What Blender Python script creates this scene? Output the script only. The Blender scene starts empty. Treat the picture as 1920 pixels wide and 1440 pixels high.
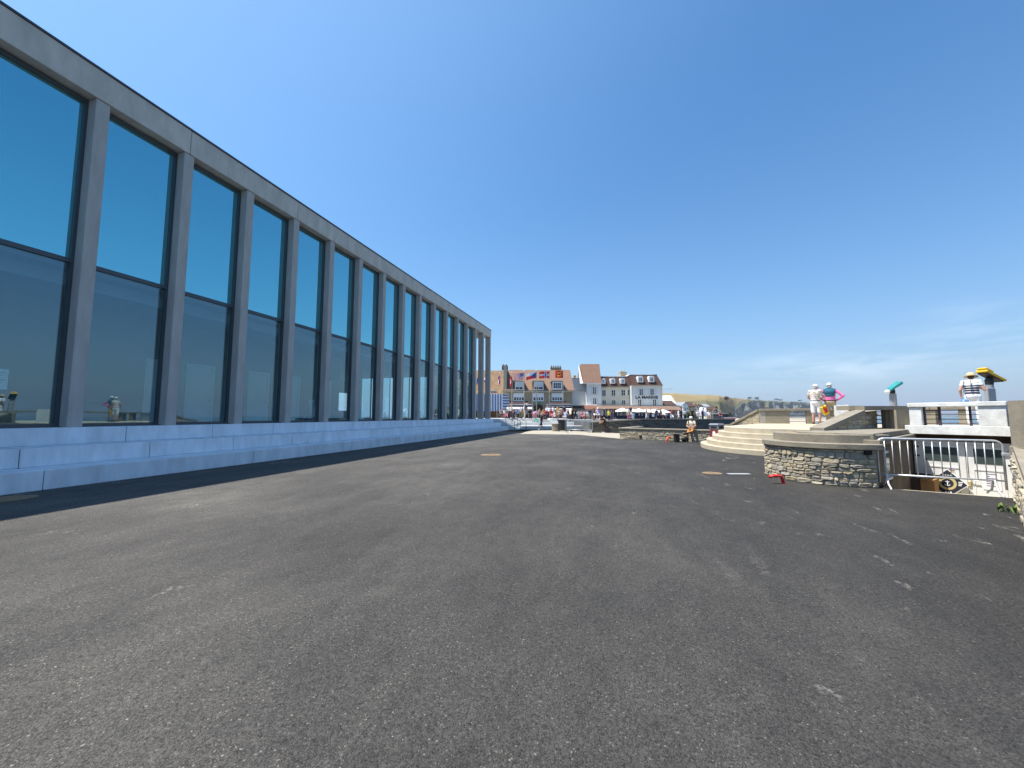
import bpy, bmesh, math, random
from mathutils import Vector, Matrix, Quaternion
from mathutils.geometry import tessellate_polygon

scene = bpy.context.scene
COL = scene.collection
R = math.radians
YAW = R(15.246)          # the street behind runs square to the viewing axis
V = Vector
rnd = random.Random(7)

# ------------------------------------------------------------------ helpers
class MB:
    """collects shapes and links them as ONE mesh object"""
    def __init__(s, M=None):
        s.v = []; s.f = []; s.m = []; s.M = M or Matrix(); s.mi = 0
    def add(s, vs, fs):
        b = len(s.v)
        s.v += [s.M @ V(p) for p in vs]
        for f in fs:
            s.f.append([i + b for i in f]); s.m.append(s.mi)
    def box(s, x0, x1, y0, y1, z0, z1):
        vs = [(x0,y0,z0),(x1,y0,z0),(x1,y1,z0),(x0,y1,z0),(x0,y0,z1),(x1,y0,z1),(x1,y1,z1),(x0,y1,z1)]
        s.add(vs, [(3,2,1,0),(4,5,6,7),(0,1,5,4),(1,2,6,5),(2,3,7,6),(3,0,4,7)])
    def bbox(s, x0, x1, y0, y1, z0, z1, b=.01):
        # box with chamfered edges
        hx, hy, hz = (x1-x0)/2, (y1-y0)/2, (z1-z0)/2
        b = min(b, hx*.9, hy*.9, hz*.9)
        bm = bmesh.new(); bmesh.ops.create_cube(bm, size=2)
        for q in bm.verts: q.co = V((q.co.x*hx+(x0+x1)/2, q.co.y*hy+(y0+y1)/2, q.co.z*hz+(z0+z1)/2))
        bmesh.ops.bevel(bm, geom=bm.edges[:], offset=b, segments=1, affect='EDGES')
        s.bm(bm)
    def bm(s, bm):
        bm.verts.index_update()
        s.add([q.co.copy() for q in bm.verts], [[q.index for q in f.verts] for f in bm.faces]); bm.free()
    def prism(s, poly, z0, z1):
        """vertical prism, poly counter-clockwise; z0/z1 number or list per vertex"""
        n = len(poly)
        a = z0 if isinstance(z0, (list, tuple)) else [z0]*n
        c = z1 if isinstance(z1, (list, tuple)) else [z1]*n
        vs = [(p[0],p[1],a[i]) for i,p in enumerate(poly)] + [(p[0],p[1],c[i]) for i,p in enumerate(poly)]
        tri = tessellate_polygon([[V((p[0],p[1],0)) for p in poly]])
        fs = [tuple(j+n for j in t) for t in tri] + [tuple(reversed(t)) for t in tri]
        fs += [(i,(i+1)%n,(i+1)%n+n,i+n) for i in range(n)]
        s.add(vs, fs)
    def slab(s, poly, vec):
        """planar 3-D polygon pushed along vec"""
        n = len(poly); vec = V(vec)
        vs = [V(p) for p in poly] + [V(p)+vec for p in poly]
        s.add(vs, [tuple(range(n))[::-1], tuple(range(n,2*n))] + [(i,(i+1)%n,(i+1)%n+n,i+n) for i in range(n)])
    def tube(s, p0, p1, r0, r1=None, n=10):
        s.path([p0,p1], [r0, r0 if r1 is None else r1], n)
    def path(s, pts, r, n=10, closed=False):
        pts = [V(p) for p in pts]; k = len(pts)
        rs = r if isinstance(r, (list,tuple)) else [r]*k
        vs = []; fs = []; up = None
        for i,p in enumerate(pts):
            a = pts[i-1] if i > 0 else (pts[-1] if closed else p)
            b = pts[(i+1)%k] if (i < k-1 or closed) else p
            t = (b-a).normalized()
            if up is None:
                up = t.orthogonal().normalized()
            up = (up - t*up.dot(t)).normalized(); w = t.cross(up)
            for j in range(n):
                q = 2*math.pi*j/n
                vs.append(p + (up*math.cos(q)+w*math.sin(q))*rs[i])
        m = k if closed else k-1
        for i in range(m):
            for j in range(n):
                a0=i*n; b0=((i+1)%k)*n
                fs.append((a0+j, a0+(j+1)%n, b0+(j+1)%n, b0+j))
        if not closed:
            fs.append(tuple(range(n))[::-1]); fs.append(tuple(range((k-1)*n,k*n)))
        s.add(vs, fs)
    def lathe(s, prof, c=(0,0,0), n=24, ang0=0., ang1=2*math.pi):
        full = abs(ang1-ang0-2*math.pi) < 1e-6; ring = prof[0] == prof[-1]
        k = n if full else n+1
        vs=[]; fs=[]
        for (r,z) in prof:
            for j in range(k):
                a = ang0+(ang1-ang0)*j/n
                vs.append((c[0]+r*math.cos(a), c[1]+r*math.sin(a), c[2]+z))
        for i in range(len(prof)-1):
            for j in range(n):
                j2=(j+1)%k
                fs.append((i*k+j, i*k+j2, (i+1)*k+j2, (i+1)*k+j))
        if full and not ring:
            if prof[0][0] > 1e-4: fs.append(tuple(range(k))[::-1])
            if prof[-1][0] > 1e-4: fs.append(tuple(range((len(prof)-1)*k, len(prof)*k)))
        s.add(vs, fs)
    def stones(s, fn, length, z0, z1, seed, hmin=.09, hmax=.17, lmin=.14, lmax=.42, out=.035, top=None, gap=.010):
        """rubble brought to rough courses: fn(s, z, off) -> point; every stone its own irregular lump"""
        g = random.Random(seed); z = z0
        while z < z1-.03:
            h = min(g.uniform(hmin,hmax), z1-z)
            if z1-z-h < .05: h = z1-z
            x = -g.uniform(0,.2)
            while x < length-.03:
                l = g.uniform(lmin,lmax)*(1 if g.random()>.25 else .5); a = x+gap*.5; b = x+l-gap*.5; x += l
                a = max(a,0); b = min(b,length)
                if b-a < .05: continue
                cells = [(z,z+h)]
                if h > .105 and g.random() < .45:
                    m = z+h*g.uniform(.38,.62); cells = [(z,m),(m,z+h)]
                for (za,zb) in cells:
                    za += gap*.45; zb -= gap*.45
                    if top:
                        t = min(top(a), top(b))
                        if za > t-.04: continue
                        zb = min(zb, t)
                    s.lump(fn, a, b, za, zb, g.uniform(.25,1)**1.3*out, g)
            z += h
    def lump(s, fn, a, b, za, zb, o, g):
        # twelve-sided outline, drawn in towards a tilted, uneven face
        w, h = (b-a)/2, (zb-za)/2; cx, cz = (a+b)/2, (za+zb)/2; n = 12; P = []; e = g.uniform(3,7)
        tx, tz = g.uniform(-.35,.35), g.uniform(-.4,.4); rr = [g.uniform(.90,1.0) for _ in range(n)]
        for (k,off) in ((1.,-.012),(1.,o*.45),(.90,o*.9),(.66,o)):
            for j in range(n):
                q = 2*math.pi*(j+.5)/n; c_, s_ = math.cos(q), math.sin(q)
                m = (abs(c_)**e+abs(s_)**e)**(-1/e)*rr[j]
                u, v = c_*m*k, s_*m*k
                d = off*(1+tx*u+tz*v) if off > 0 else off
                if k < 1: d += g.uniform(-.12,.12)*o
                P.append(fn(cx+u*w, cz+v*h, d))
        F = [(i*n+j, i*n+(j+1)%n, (i+1)*n+(j+1)%n, (i+1)*n+j) for i in range(3) for j in range(n)]
        F.append(tuple(range(3*n,4*n))); s.add(P, F)
    def build(s, name, mats, parent=None, smooth=False, loc=None, rotz=None):
        me = bpy.data.meshes.new(name)
        me.from_pydata([tuple(p) for p in s.v], [], s.f)
        mats = mats if isinstance(mats,(list,tuple)) else [mats]
        for m in mats: me.materials.append(m)
        if len(mats) > 1: me.polygons.foreach_set('material_index', s.m)
        if smooth: me.polygons.foreach_set('use_smooth', [True]*len(me.polygons))
        bm = bmesh.new(); bm.from_mesh(me); bmesh.ops.recalc_face_normals(bm, faces=bm.faces[:]); bm.to_mesh(me); bm.free()
        me.update()
        return link(name, me, parent, loc, rotz)

def link(name, me, parent=None, loc=None, rotz=None):
    o = bpy.data.objects.new(name, me); COL.objects.link(o)
    if parent: o.parent = parent
    if loc is not None: o.location = loc
    if rotz is not None: o.rotation_euler = (0,0,rotz)
    return o
def tag(o, label, cat, group=None, kind=None):
    if label: o['label'] = label
    if cat: o['category'] = cat
    if group: o['group'] = group
    if kind: o['kind'] = kind
    return o
def thing(name, label, cat, loc=(0,0,0), rotz=0., group=None):
    o = bpy.data.objects.new(name, None); COL.objects.link(o)
    o.location = loc; o.rotation_euler = (0,0,rotz); o.empty_display_size = .2
    return tag(o, label, cat, group)
def struct(o):
    o['kind'] = 'structure'; return o
def kids(o): return [c for c in bpy.data.objects if c.parent == o]
def copy_tree(o, parent=None):
    c = o.copy(); COL.objects.link(c)
    if parent: c.parent = parent
    for ch in list(o.children): copy_tree(ch, c)
    return c

# ------------------------------------------------------------------ materials
def newmat(name):
    m = bpy.data.materials.new(name); m.use_nodes = True
    nt = m.node_tree; nt.nodes.clear()
    out = nt.nodes.new('ShaderNodeOutputMaterial')
    return m, nt, out
def N(nt, t, **k):
    n = nt.nodes.new(t)
    for a,b in k.items():
        if a.startswith('_'): n.inputs[int(a[1:])].default_value = b
        else: setattr(n, a, b)
    return n
def rgba(c): return (c[0],c[1],c[2],1.)
def ramp(nt, stops):
    r = nt.nodes.new('ShaderNodeValToRGB'); e = r.color_ramp.elements
    while len(e) > 1: e.remove(e[-1])
    e[0].position = stops[0][0]; e[0].color = rgba(stops[0][1])
    for p,c in stops[1:]:
        q = e.new(p); q.color = rgba(c)
    return r
def mat(name, col, rough=.7, var=.15, scale=6., bump=0., bscale=None, metal=0., spec=.4, island=None, coord='Object', stretch=None):
    """plain surface with noise in its colour; island = list of stone colours picked per loose piece"""
    m, nt, out = newmat(name); L = nt.links.new
    b = N(nt,'ShaderNodeBsdfPrincipled'); b.inputs['Roughness'].default_value = rough
    b.inputs['Metallic'].default_value = metal; b.inputs['Specular IOR Level'].default_value = spec
    tc = N(nt,'ShaderNodeTexCoord'); src = tc.outputs[coord]
    if stretch:
        mp = N(nt,'ShaderNodeMapping'); mp.inputs['Scale'].default_value = stretch; L(src, mp.inputs[0]); src = mp.outputs[0]
    n1 = N(nt,'ShaderNodeTexNoise'); n1.inputs['Scale'].default_value = scale; n1.inputs['Detail'].default_value = 6
    n1.inputs['Roughness'].default_value = .65
    L(src, n1.inputs['Vector'])
    lo = [max(0,c*(1-var)) for c in col]; hi = [min(1,c*(1+var)) for c in col]
    rp = ramp(nt, [(.3,lo),(.7,hi)]); L(n1.outputs[0], rp.inputs[0]); cs = rp.outputs[0]
    if island:
        ge = N(nt,'ShaderNodeNewGeometry')
        st = [(i/max(1,len(island)-1), c) for i,c in enumerate(island)]
        r2 = ramp(nt, st); r2.color_ramp.interpolation = 'CONSTANT' if len(island) > 3 else 'LINEAR'
        L(ge.outputs['Random Per Island'], r2.inputs[0])
        mx = N(nt,'ShaderNodeMixRGB', blend_type='MULTIPLY'); mx.inputs[0].default_value = 1.
        r3 = ramp(nt, [(.25,(1-var,)*3),(.75,(1+var,)*3)]); L(n1.outputs[0], r3.inputs[0])
        L(r2.outputs[0], mx.inputs[1]); L(r3.outputs[0], mx.inputs[2]); cs = mx.outputs[0]
    L(cs, b.inputs['Base Color'])
    if bump:
        n2 = N(nt,'ShaderNodeTexNoise'); n2.inputs['Scale'].default_value = bscale or scale*6; n2.inputs['Detail'].default_value = 4
        L(src, n2.inputs['Vector'])
        bp = N(nt,'ShaderNodeBump'); bp.inputs['Strength'].default_value = bump; bp.inputs['Distance'].default_value = .02
        L(n2.outputs[0], bp.inputs['Height']); L(bp.outputs[0], b.inputs['Normal'])
    L(b.outputs[0], out.inputs[0])
    return m

M = {}
M['column']  = mat('column_concrete', (.46,.42,.38), .8, .16, 3, .15, 40, stretch=(1,1,.25))
M['cornice'] = mat('cornice_concrete', (.58,.51,.43), .8, .16, 2.2, .12, 40, stretch=(1,1,.35))
M['plinth']  = mat('plinth_concrete', (.70,.735,.77), .78, .17, 2.4, .12, 30, stretch=(1.,1.,.3))  # cool tint puts the blue skylight into the concrete's colour
M['white_concrete'] = mat('white_concrete', (.62,.62,.60), .75, .10, 2, .08, 30)
M['cap_metal'] = mat('cap_metal', (.10,.09,.10), .45, .1, 5, metal=.5)
M['frame']   = mat('window_frame_metal', (.085,.095,.105), .4, .08, 4, metal=.4)
M['joint']   = mat('joint_dark', (.03,.03,.035), .9, .1)
M['dark']    = mat('dark_void', (.012,.012,.013), .9, .1)
M['interior']= mat('interior_plaster', (.24,.265,.27), .8, .05, 1)
M['ceiling'] = mat('interior_ceiling', (.34,.37,.39), .8, .05, 1)
M['floorin'] = mat('interior_floor', (.14,.15,.16), .4, .1, 2)
M['doorin']  = mat('interior_door', (.72,.75,.76), .5, .05, 2)
M['terrace'] = mat('terrace_concrete', (.43,.375,.275), .85, .16, 2.2, .25, 25)
M['coping']  = mat('coping_stone', (.235,.205,.155), .85, .22, 2.5, .3, 22)
M['block']   = mat('parapet_concrete', (.26,.225,.165), .85, .2, 2, .3, 20)
M['mortar']  = mat('mortar', (.27,.235,.175), .95, .25, 8, .4, 30)
M['stone']   = mat('rubble_stone', (.3,.28,.24), .9, .25, 14, .5, 40,
                   island=[(.39,.33,.225),(.33,.295,.235),(.45,.39,.275),(.29,.26,.205),(.35,.315,.26),(.42,.345,.225),(.32,.275,.205),(.37,.32,.24)])
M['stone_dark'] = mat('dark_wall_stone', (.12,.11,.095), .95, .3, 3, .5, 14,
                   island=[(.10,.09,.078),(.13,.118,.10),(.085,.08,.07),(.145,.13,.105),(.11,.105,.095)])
M['white_paint'] = mat('weathered_white_paint', (.66,.66,.63), .75, .22, 3.5, .2, 25)
M['soil']    = mat('dry_soil', (.30,.21,.10), .95, .4, 12, .5, 30)
M['rust']    = mat('brown_rail_metal', (.055,.032,.028), .6, .2, 10)
M['shade_block'] = mat('shaded_concrete', (.12,.10,.075), .9, .3, 2, .3, 20)  # parapet concrete darkened: the shade of the recess is put into its colour
M['galv']    = mat('galvanised_steel', (.62,.64,.66), .42, .12, 8, metal=.55)
M['galv_dull']= mat('dull_galvanised', (.34,.37,.36), .6, .2, 8, metal=.3)
M['handrail']= mat('handrail_steel', (.10,.13,.14), .4, .1, 8, metal=.5)
M['red']     = mat('red_plastic', (.62,.035,.03), .45, .12, 9)
M['orange']  = mat('orange_plastic', (.75,.11,.03), .5, .12, 9)
M['black']   = mat('black_plastic', (.018,.018,.02), .5, .2, 6)
M['bin_grey']= mat('bin_grey', (.17,.19,.22), .5, .12, 6)
M['bin_red'] = mat('bin_red', (.20,.035,.035), .55, .15, 6)
M['white']   = mat('white_gloss', (.78,.78,.77), .5, .05, 4)
M['offwhite']= mat('parasol_cloth', (.74,.71,.64), .8, .05, 4)
M['door_white'] = mat('door_paint', (.70,.69,.66), .55, .06, 4)
M['door_glass'] = mat('door_glazing', (.06,.08,.075), .15, .15, 3)
M['cardboard'] = mat('cardboard', (.30,.17,.07), .85, .15, 5)
M['wood_dark'] = mat('dark_brown_board', (.06,.035,.025), .8, .2, 6)
M['gold']    = mat('gold_paint', (.45,.36,.16), .6, .1, 6)
M['navy']    = mat('navy_cloth', (.012,.018,.04), .8, .2, 8)
M['teal']    = mat('teal_paint', (.03,.26,.26), .4, .1, 6)
M['yellow']  = mat('yellow_paint', (.72,.42,.02), .45, .12, 6)
M['post_grey']= mat('grey_paint', (.27,.28,.29), .5, .08, 6)
M['manhole'] = mat('worn_brown_iron', (.26,.18,.10), .8, .3, 18, .3, 30)
M['plate']   = mat('pale_plate', (.33,.34,.35), .6, .15, 10)
M['tile']    = mat('clay_roof_tiles', (.205,.118,.078), .85, .2, 3, .5, 9)
M['tile_old']= mat('lichen_roof_tiles', (.20,.128,.068), .9, .3, 1.2, .5, 9)
M['tile_dark']= mat('dark_brown_tiles', (.07,.036,.028), .85, .2, 4, .5, 9)
M['tile_red']= mat('red_tile_fascia', (.20,.088,.06), .85, .2, 4, .4, 9)
M['tile_pale']= mat('pale_tile_fascia', (.215,.135,.098), .85, .2, 3, .4, 9)
M['house_stone'] = mat('ashlar_stone', (.34,.28,.185), .9, .18, 2.5, .3, 8)
M['band']    = mat('pale_stone_band', (.48,.42,.31), .85, .1, 3)
M['render_white'] = mat('white_render', (.63,.65,.66), .85, .05, .8)
M['render_cream'] = mat('cream_render', (.64,.61,.51), .85, .08, .5)
M['win_dark']= mat('window_pane_dark', (.02,.03,.045), .12, .3, 2)
M['shutter'] = mat('pale_shutter', (.58,.60,.61), .7, .05, 5)
M['awning']  = mat('dark_brown_awning', (.05,.026,.024), .85, .15, 4)
M['sign_navy']= mat('navy_sign_board', (.014,.015,.028), .6, .1, 4)
M['blue_cloth'] = mat('blue_striped_cloth', (.09,.19,.42), .8, .08, 5)
M['white_cloth'] = mat('white_striped_cloth', (.72,.74,.78), .8, .05, 5)
M['wood']    = mat('brown_wood', (.16,.065,.02), .7, .25, 3)
M['asph_dark'] = mat('dark_tar_mark', (.03,.03,.032), .9, .2)
M['turq']    = mat('turquoise_plastic', (.18,.55,.50), .5, .1, 5)
M['skin']    = mat('skin_fair', (.50,.26,.18), .55, .08, 20)
M['skin_tan']= mat('skin_tanned', (.36,.17,.10), .55, .08, 20)
M['hair_grey']= mat('hair_grey', (.42,.40,.38), .8, .15, 40)
M['hair_brown']= mat('hair_brown', (.055,.03,.018), .7, .2, 40)
M['hair_blond']= mat('hair_blond', (.40,.24,.09), .7, .2, 40)
M['straw']   = mat('straw_hat', (.58,.44,.24), .85, .12, 60)
M['foliage'] = mat('foliage_mid', (.055,.085,.03), .8, .45, 3)
M['foliage_dark'] = mat('foliage_dark', (.03,.045,.024), .8, .45, 3)
M['foliage_dry'] = mat('foliage_brown', (.085,.06,.045), .85, .4, 2)
M['trunk']   = mat('tree_bark', (.09,.065,.045), .9, .3, 6)
M['beach']   = mat('beach_sand', (.40,.34,.25), .9, .12, .05)
M['paving']  = mat('pale_paving', (.35,.31,.24), .85, .12, 1.2, .15, 20)
M['street']  = mat('street_tarmac', (.13,.125,.12), .9, .15, .6)
CLOTH = {}
def cloth(name, col):
    if name not in CLOTH: CLOTH[name] = mat('cloth_'+name, col, .85, .12, 9)
    return CLOTH[name]
for nm,c in dict(white=(.74,.74,.75), navy=(.018,.025,.06), black=(.015,.015,.018), pink=(.68,.16,.36), lilac=(.50,.38,.62),
                 khaki=(.40,.32,.21), tan=(.42,.27,.14), orange=(.42,.19,.055), red=(.40,.035,.05), rose=(.62,.20,.24), cream=(.66,.55,.42), grey=(.22,.23,.25),
                 blue=(.12,.26,.50), sky=(.36,.50,.66), teal=(.018,.11,.17), yellow=(.72,.66,.06), green=(.10,.16,.09), brown=(.10,.05,.035),
                 olive=(.16,.14,.08), purple=(.12,.06,.2), pale=(.62,.56,.52)).items(): cloth(nm, c)

# coated facade glass: the upper lights are opaque and mirror-like, the lower lights let the hall show through
def glass(name, lo, k, gloss, trans=None, body=None):
    m, nt, out = newmat(name); L = nt.links.new
    lw = N(nt,'ShaderNodeLayerWeight'); lw.inputs['Blend'].default_value = .5
    pw = N(nt,'ShaderNodeMath', operation='POWER'); pw.inputs[1].default_value = 3.; L(lw.outputs['Facing'], pw.inputs[0])
    ml = N(nt,'ShaderNodeMath', operation='MULTIPLY_ADD'); ml.inputs[1].default_value = k; ml.inputs[2].default_value = lo
    ml.use_clamp = True; L(pw.outputs[0], ml.inputs[0])
    tx = N(nt,'ShaderNodeTexCoord'); wn = N(nt,'ShaderNodeTexNoise'); wn.inputs['Scale'].default_value = .55; wn.inputs['Detail'].default_value = 1.
    gp = N(nt,'ShaderNodeNewGeometry'); L(gp.outputs['Position'], wn.inputs['Vector'])
    wb = N(nt,'ShaderNodeBump'); wb.inputs['Strength'].default_value = .035; wb.inputs['Distance'].default_value = .1; L(wn.outputs[0], wb.inputs['Height'])
    g = N(nt,'ShaderNodeBsdfGlossy'); L(wb.outputs[0], g.inputs['Normal']); gc = N(nt,'ShaderNodeMixRGB'); gc.inputs[1].default_value = rgba(gloss); gc.inputs[2].default_value = (.95,.97,.97,1); L(pw.outputs[0], gc.inputs[0]); L(gc.outputs[0], g.inputs['Color']); g.inputs['Roughness'].default_value = .0
    if trans: t = N(nt,'ShaderNodeBsdfTransparent'); t.inputs['Color'].default_value = rgba(trans)
    else: t = N(nt,'ShaderNodeBsdfDiffuse'); t.inputs['Color'].default_value = rgba(body)
    mx = N(nt,'ShaderNodeMixShader'); L(ml.outputs[0], mx.inputs[0]); L(t.outputs[0], mx.inputs[1]); L(g.outputs[0], mx.inputs[2])
    L(mx.outputs[0], out.inputs[0]); return m
M['glass_up'] = glass('mirror_glass', .62, .35, (.36,.92,1.0), body=(.012,.03,.045))
M['glass_lo'] = glass('clear_coated_glass', .12, .42, (.72,.92,1.), trans=(.76,.88,.90))

# asphalt: worn patches, fine grit, pale scuffs and a few tar-dark stains
def asphalt():
    m, nt, out = newmat('worn_asphalt'); L = nt.links.new
    ge = N(nt,'ShaderNodeNewGeometry'); P = ge.outputs['Position']
    def noise(sc, det=5, ro=.6, st=None, dist=0.):
        n = N(nt,'ShaderNodeTexNoise'); n.inputs['Scale'].default_value = sc; n.inputs['Detail'].default_value = det
        n.inputs['Roughness'].default_value = ro; n.inputs['Distortion'].default_value = dist
        if st:
            mp = N(nt,'ShaderNodeMapping'); mp.inputs['Scale'].default_value = st[0]; mp.inputs['Rotation'].default_value = (0,0,st[1])
            L(P, mp.inputs[0]); L(mp.outputs[0], n.inputs['Vector'])
        else: L(P, n.inputs['Vector'])
        return n.outputs[0]
    def mul(a, b, f=1.):
        x = N(nt,'ShaderNodeMixRGB', blend_type='MULTIPLY'); x.inputs[0].default_value = f; L(a, x.inputs[1]); L(b, x.inputs[2]); return x.outputs[0]
    def mix(fac, a, col):
        x = N(nt,'ShaderNodeMixRGB'); L(fac, x.inputs[0]); L(a, x.inputs[1]); x.inputs[2].default_value = rgba(col); return x.outputs[0]
    big = ramp(nt, [(.30,(.063,.0605,.057)),(.5,(.079,.0755,.0705)),(.72,(.112,.106,.096))]); L(noise(.30,5,.6), big.inputs[0])
    c = big.outputs[0]
    # paler side towards the building, darker to the sea
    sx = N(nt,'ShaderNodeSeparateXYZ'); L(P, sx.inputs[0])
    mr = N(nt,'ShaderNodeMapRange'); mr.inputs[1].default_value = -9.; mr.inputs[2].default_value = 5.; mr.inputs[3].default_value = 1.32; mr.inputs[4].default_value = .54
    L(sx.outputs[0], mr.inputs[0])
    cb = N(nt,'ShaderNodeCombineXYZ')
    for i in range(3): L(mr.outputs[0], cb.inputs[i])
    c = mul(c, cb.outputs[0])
    s1 = ramp(nt, [(.3,(.82,.82,.83)),(.7,(1.2,1.19,1.165))]); L(noise(1.5,6,.65,((1,.35,1),.5)), s1.inputs[0]); c = mul(c, s1.outputs[0])
    # aggregate: irregular chips of mixed greys bedded in darker binder
    wob = N(nt,'ShaderNodeTexNoise'); wob.inputs['Scale'].default_value = 55.; wob.inputs['Detail'].default_value = 2.; L(P, wob.inputs['Vector'])
    wv = N(nt,'ShaderNodeVectorMath', operation='MULTIPLY_ADD'); wv.inputs[1].default_value = (.022,.022,.022); L(wob.outputs['Color'], wv.inputs[0]); L(P, wv.inputs[2])
    vo = N(nt,'ShaderNodeTexVoronoi'); vo.inputs['Scale'].default_value = 120.; L(wv.outputs[0], vo.inputs['Vector'])
    vc = ramp(nt, [(.0,(1.16,1.15,1.13)),(.5,(1.0,1.0,1.0)),(.85,(.55,.55,.56))]); L(vo.outputs['Distance'], vc.inputs[0]); c = mul(c, vc.outputs[0])
    vs = N(nt,'ShaderNodeSeparateColor'); L(vo.outputs['Color'], vs.inputs[0])
    cr = ramp(nt, [(.0,(.58,.58,.60)),(.4,(.92,.92,.92)),(.85,(1.14,1.13,1.11)),(.98,(1.22,1.2,1.17)),(.9988,(3.0,2.9,2.6))]); L(vs.outputs[0], cr.inputs[0]); c = mul(c, cr.outputs[0])
    s3 = ramp(nt, [(.3,(.86,.86,.87)),(.7,(1.14,1.135,1.12))]); L(noise(5.5,5,.7,((1,.6,1),-.4)), s3.inputs[0]); c = mul(c, s3.outputs[0])
    g2 = ramp(nt, [(.32,(.50,.50,.51)),(.5,(1.0,1.0,1.0)),(.68,(1.32,1.31,1.29))]); L(noise(34,6,.78), g2.inputs[0]); c = mul(c, g2.outputs[0])
    # pale scuffs and droppings, more of them on the sea side
    sc = noise(3.1,3,.6,((1,.30,1),-.9),.8); rs = ramp(nt, [(.635,(0,0,0)),(.68,(1,1,1))]); L(sc, rs.inputs[0])
    sm = N(nt,'ShaderNodeMapRange'); sm.inputs[1].default_value = .5; sm.inputs[2].default_value = 5.; sm.inputs[3].default_value = .0; sm.inputs[4].default_value = .5; L(sx.outputs[0], sm.inputs[0])
    brk = ramp(nt, [(.42,(0,0,0)),(.62,(1,1,1))]); L(noise(16,3,.6), brk.inputs[0])
    s2 = N(nt,'ShaderNodeMapRange'); s2.inputs[1].default_value = -10.4; s2.inputs[2].default_value = -11.6; s2.inputs[3].default_value = 0.; s2.inputs[4].default_value = .6; L(sx.outputs[0], s2.inputs[0])
    sa = N(nt,'ShaderNodeMath', operation='ADD'); L(sm.outputs[0], sa.inputs[0]); L(s2.outputs[0], sa.inputs[1])
    f = mul(mul(rs.outputs[0], brk.outputs[0]), sa.outputs[0]); c = mix(f, c, (.44,.41,.35))
    d1 = ramp(nt, [(.68,(0,0,0)),(.71,(.75,.75,.75))]); L(noise(1.15,2,.5,None,.4), d1.inputs[0])
    d1b = ramp(nt, [(.55,(0,0,0)),(.7,(1,1,1))]); L(noise(9,4,.7), d1b.inputs[0]); c = mix(mul(d1.outputs[0],d1b.outputs[0]), c, (.36,.34,.30))
    # long fine scratches and dark rubber marks
    for st,th,col,k in ((((14,.22,1),.75),.735,(.20,.195,.18),.5),(((9,.18,1),-.35),.70,(.028,.028,.03),.7),(((11,.25,1),1.9),.75,(.18,.175,.165),.4)):
        r4 = ramp(nt, [(th,(0,0,0)),(th+.03,(k,k,k))]); L(noise(1.,2,.5,st,.9), r4.inputs[0]); c = mix(mul(r4.outputs[0], d1b.outputs[0]), c, col)
    b = N(nt,'ShaderNodeBsdfPrincipled'); L(c, b.inputs['Base Color']); b.inputs['Roughness'].default_value = .85; b.inputs['Specular IOR Level'].default_value = .2
    hv = N(nt,'ShaderNodeMath', operation='MULTIPLY_ADD'); hv.inputs[1].default_value = -1.; L(vo.outputs['Distance'], hv.inputs[0]); L(noise(34,6,.78), hv.inputs[2])
    bp = N(nt,'ShaderNodeBump'); bp.inputs['Strength'].default_value = .9; bp.inputs['Distance'].default_value = .007
    L(hv.outputs[0], bp.inputs['Height']); L(bp.outputs[0], b.inputs['Normal'])
    L(b.outputs[0], out.inputs[0]); return m
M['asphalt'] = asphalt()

def sea():
    m, nt, out = newmat('sea_water'); L = nt.links.new
    b = N(nt,'ShaderNodeBsdfPrincipled'); b.inputs['Base Color'].default_value = (.035,.10,.14,1); b.inputs['Roughness'].default_value = .22
    ge = N(nt,'ShaderNodeNewGeometry'); n = N(nt,'ShaderNodeTexNoise'); n.inputs['Scale'].default_value = .35; n.inputs['Detail'].default_value = 6
    L(ge.outputs['Position'], n.inputs['Vector']); bp = N(nt,'ShaderNodeBump'); bp.inputs['Strength'].default_value = .5; bp.inputs['Distance'].default_value = .4
    L(n.outputs[0], bp.inputs['Height']); L(bp.outputs[0], b.inputs['Normal']); L(b.outputs[0], out.inputs[0]); return m
M['sea'] = sea()

def land(name, cols, sc, st, det=8, bump=0.):
    m, nt, out = newmat(name); L = nt.links.new
    b = N(nt,'ShaderNodeBsdfPrincipled'); b.inputs['Roughness'].default_value = .95; b.inputs['Specular IOR Level'].default_value = .1
    ge = N(nt,'ShaderNodeNewGeometry'); mp = N(nt,'ShaderNodeMapping'); mp.inputs['Scale'].default_value = st; L(ge.outputs['Position'], mp.inputs[0])
    n = N(nt,'ShaderNodeTexNoise'); n.inputs['Scale'].default_value = sc; n.inputs['Detail'].default_value = det; n.inputs['Roughness'].default_value = .68; L(mp.outputs[0], n.inputs['Vector'])
    r = ramp(nt, cols); L(n.outputs[0], r.inputs[0]); L(r.outputs[0], b.inputs['Base Color'])
    if bump:
        bp = N(nt,'ShaderNodeBump'); bp.inputs['Strength'].default_value = bump; bp.inputs['Distance'].default_value = 6.; L(n.outputs[0], bp.inputs['Height']); L(bp.outputs[0], b.inputs['Normal'])
    L(b.outputs[0], out.inputs[0]); return m
M['hill'] = [land('hill_pasture', [(.34,(.045,.055,.026)),(.45,(.105,.105,.055)),(.56,(.165,.150,.082)),(.68,(.075,.080,.042))], .016, (1,1,3)),
             land('ripe_field', [(.3,(.21,.155,.07)),(.7,(.29,.225,.115))], .02, (1,1,1), 4),
             land('bare_cliff', [(.32,(.075,.082,.080)),(.47,(.135,.135,.120)),(.58,(.20,.19,.155)),(.70,(.30,.275,.22))], .045, (1,1,.35), 8, .6)]

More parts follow.
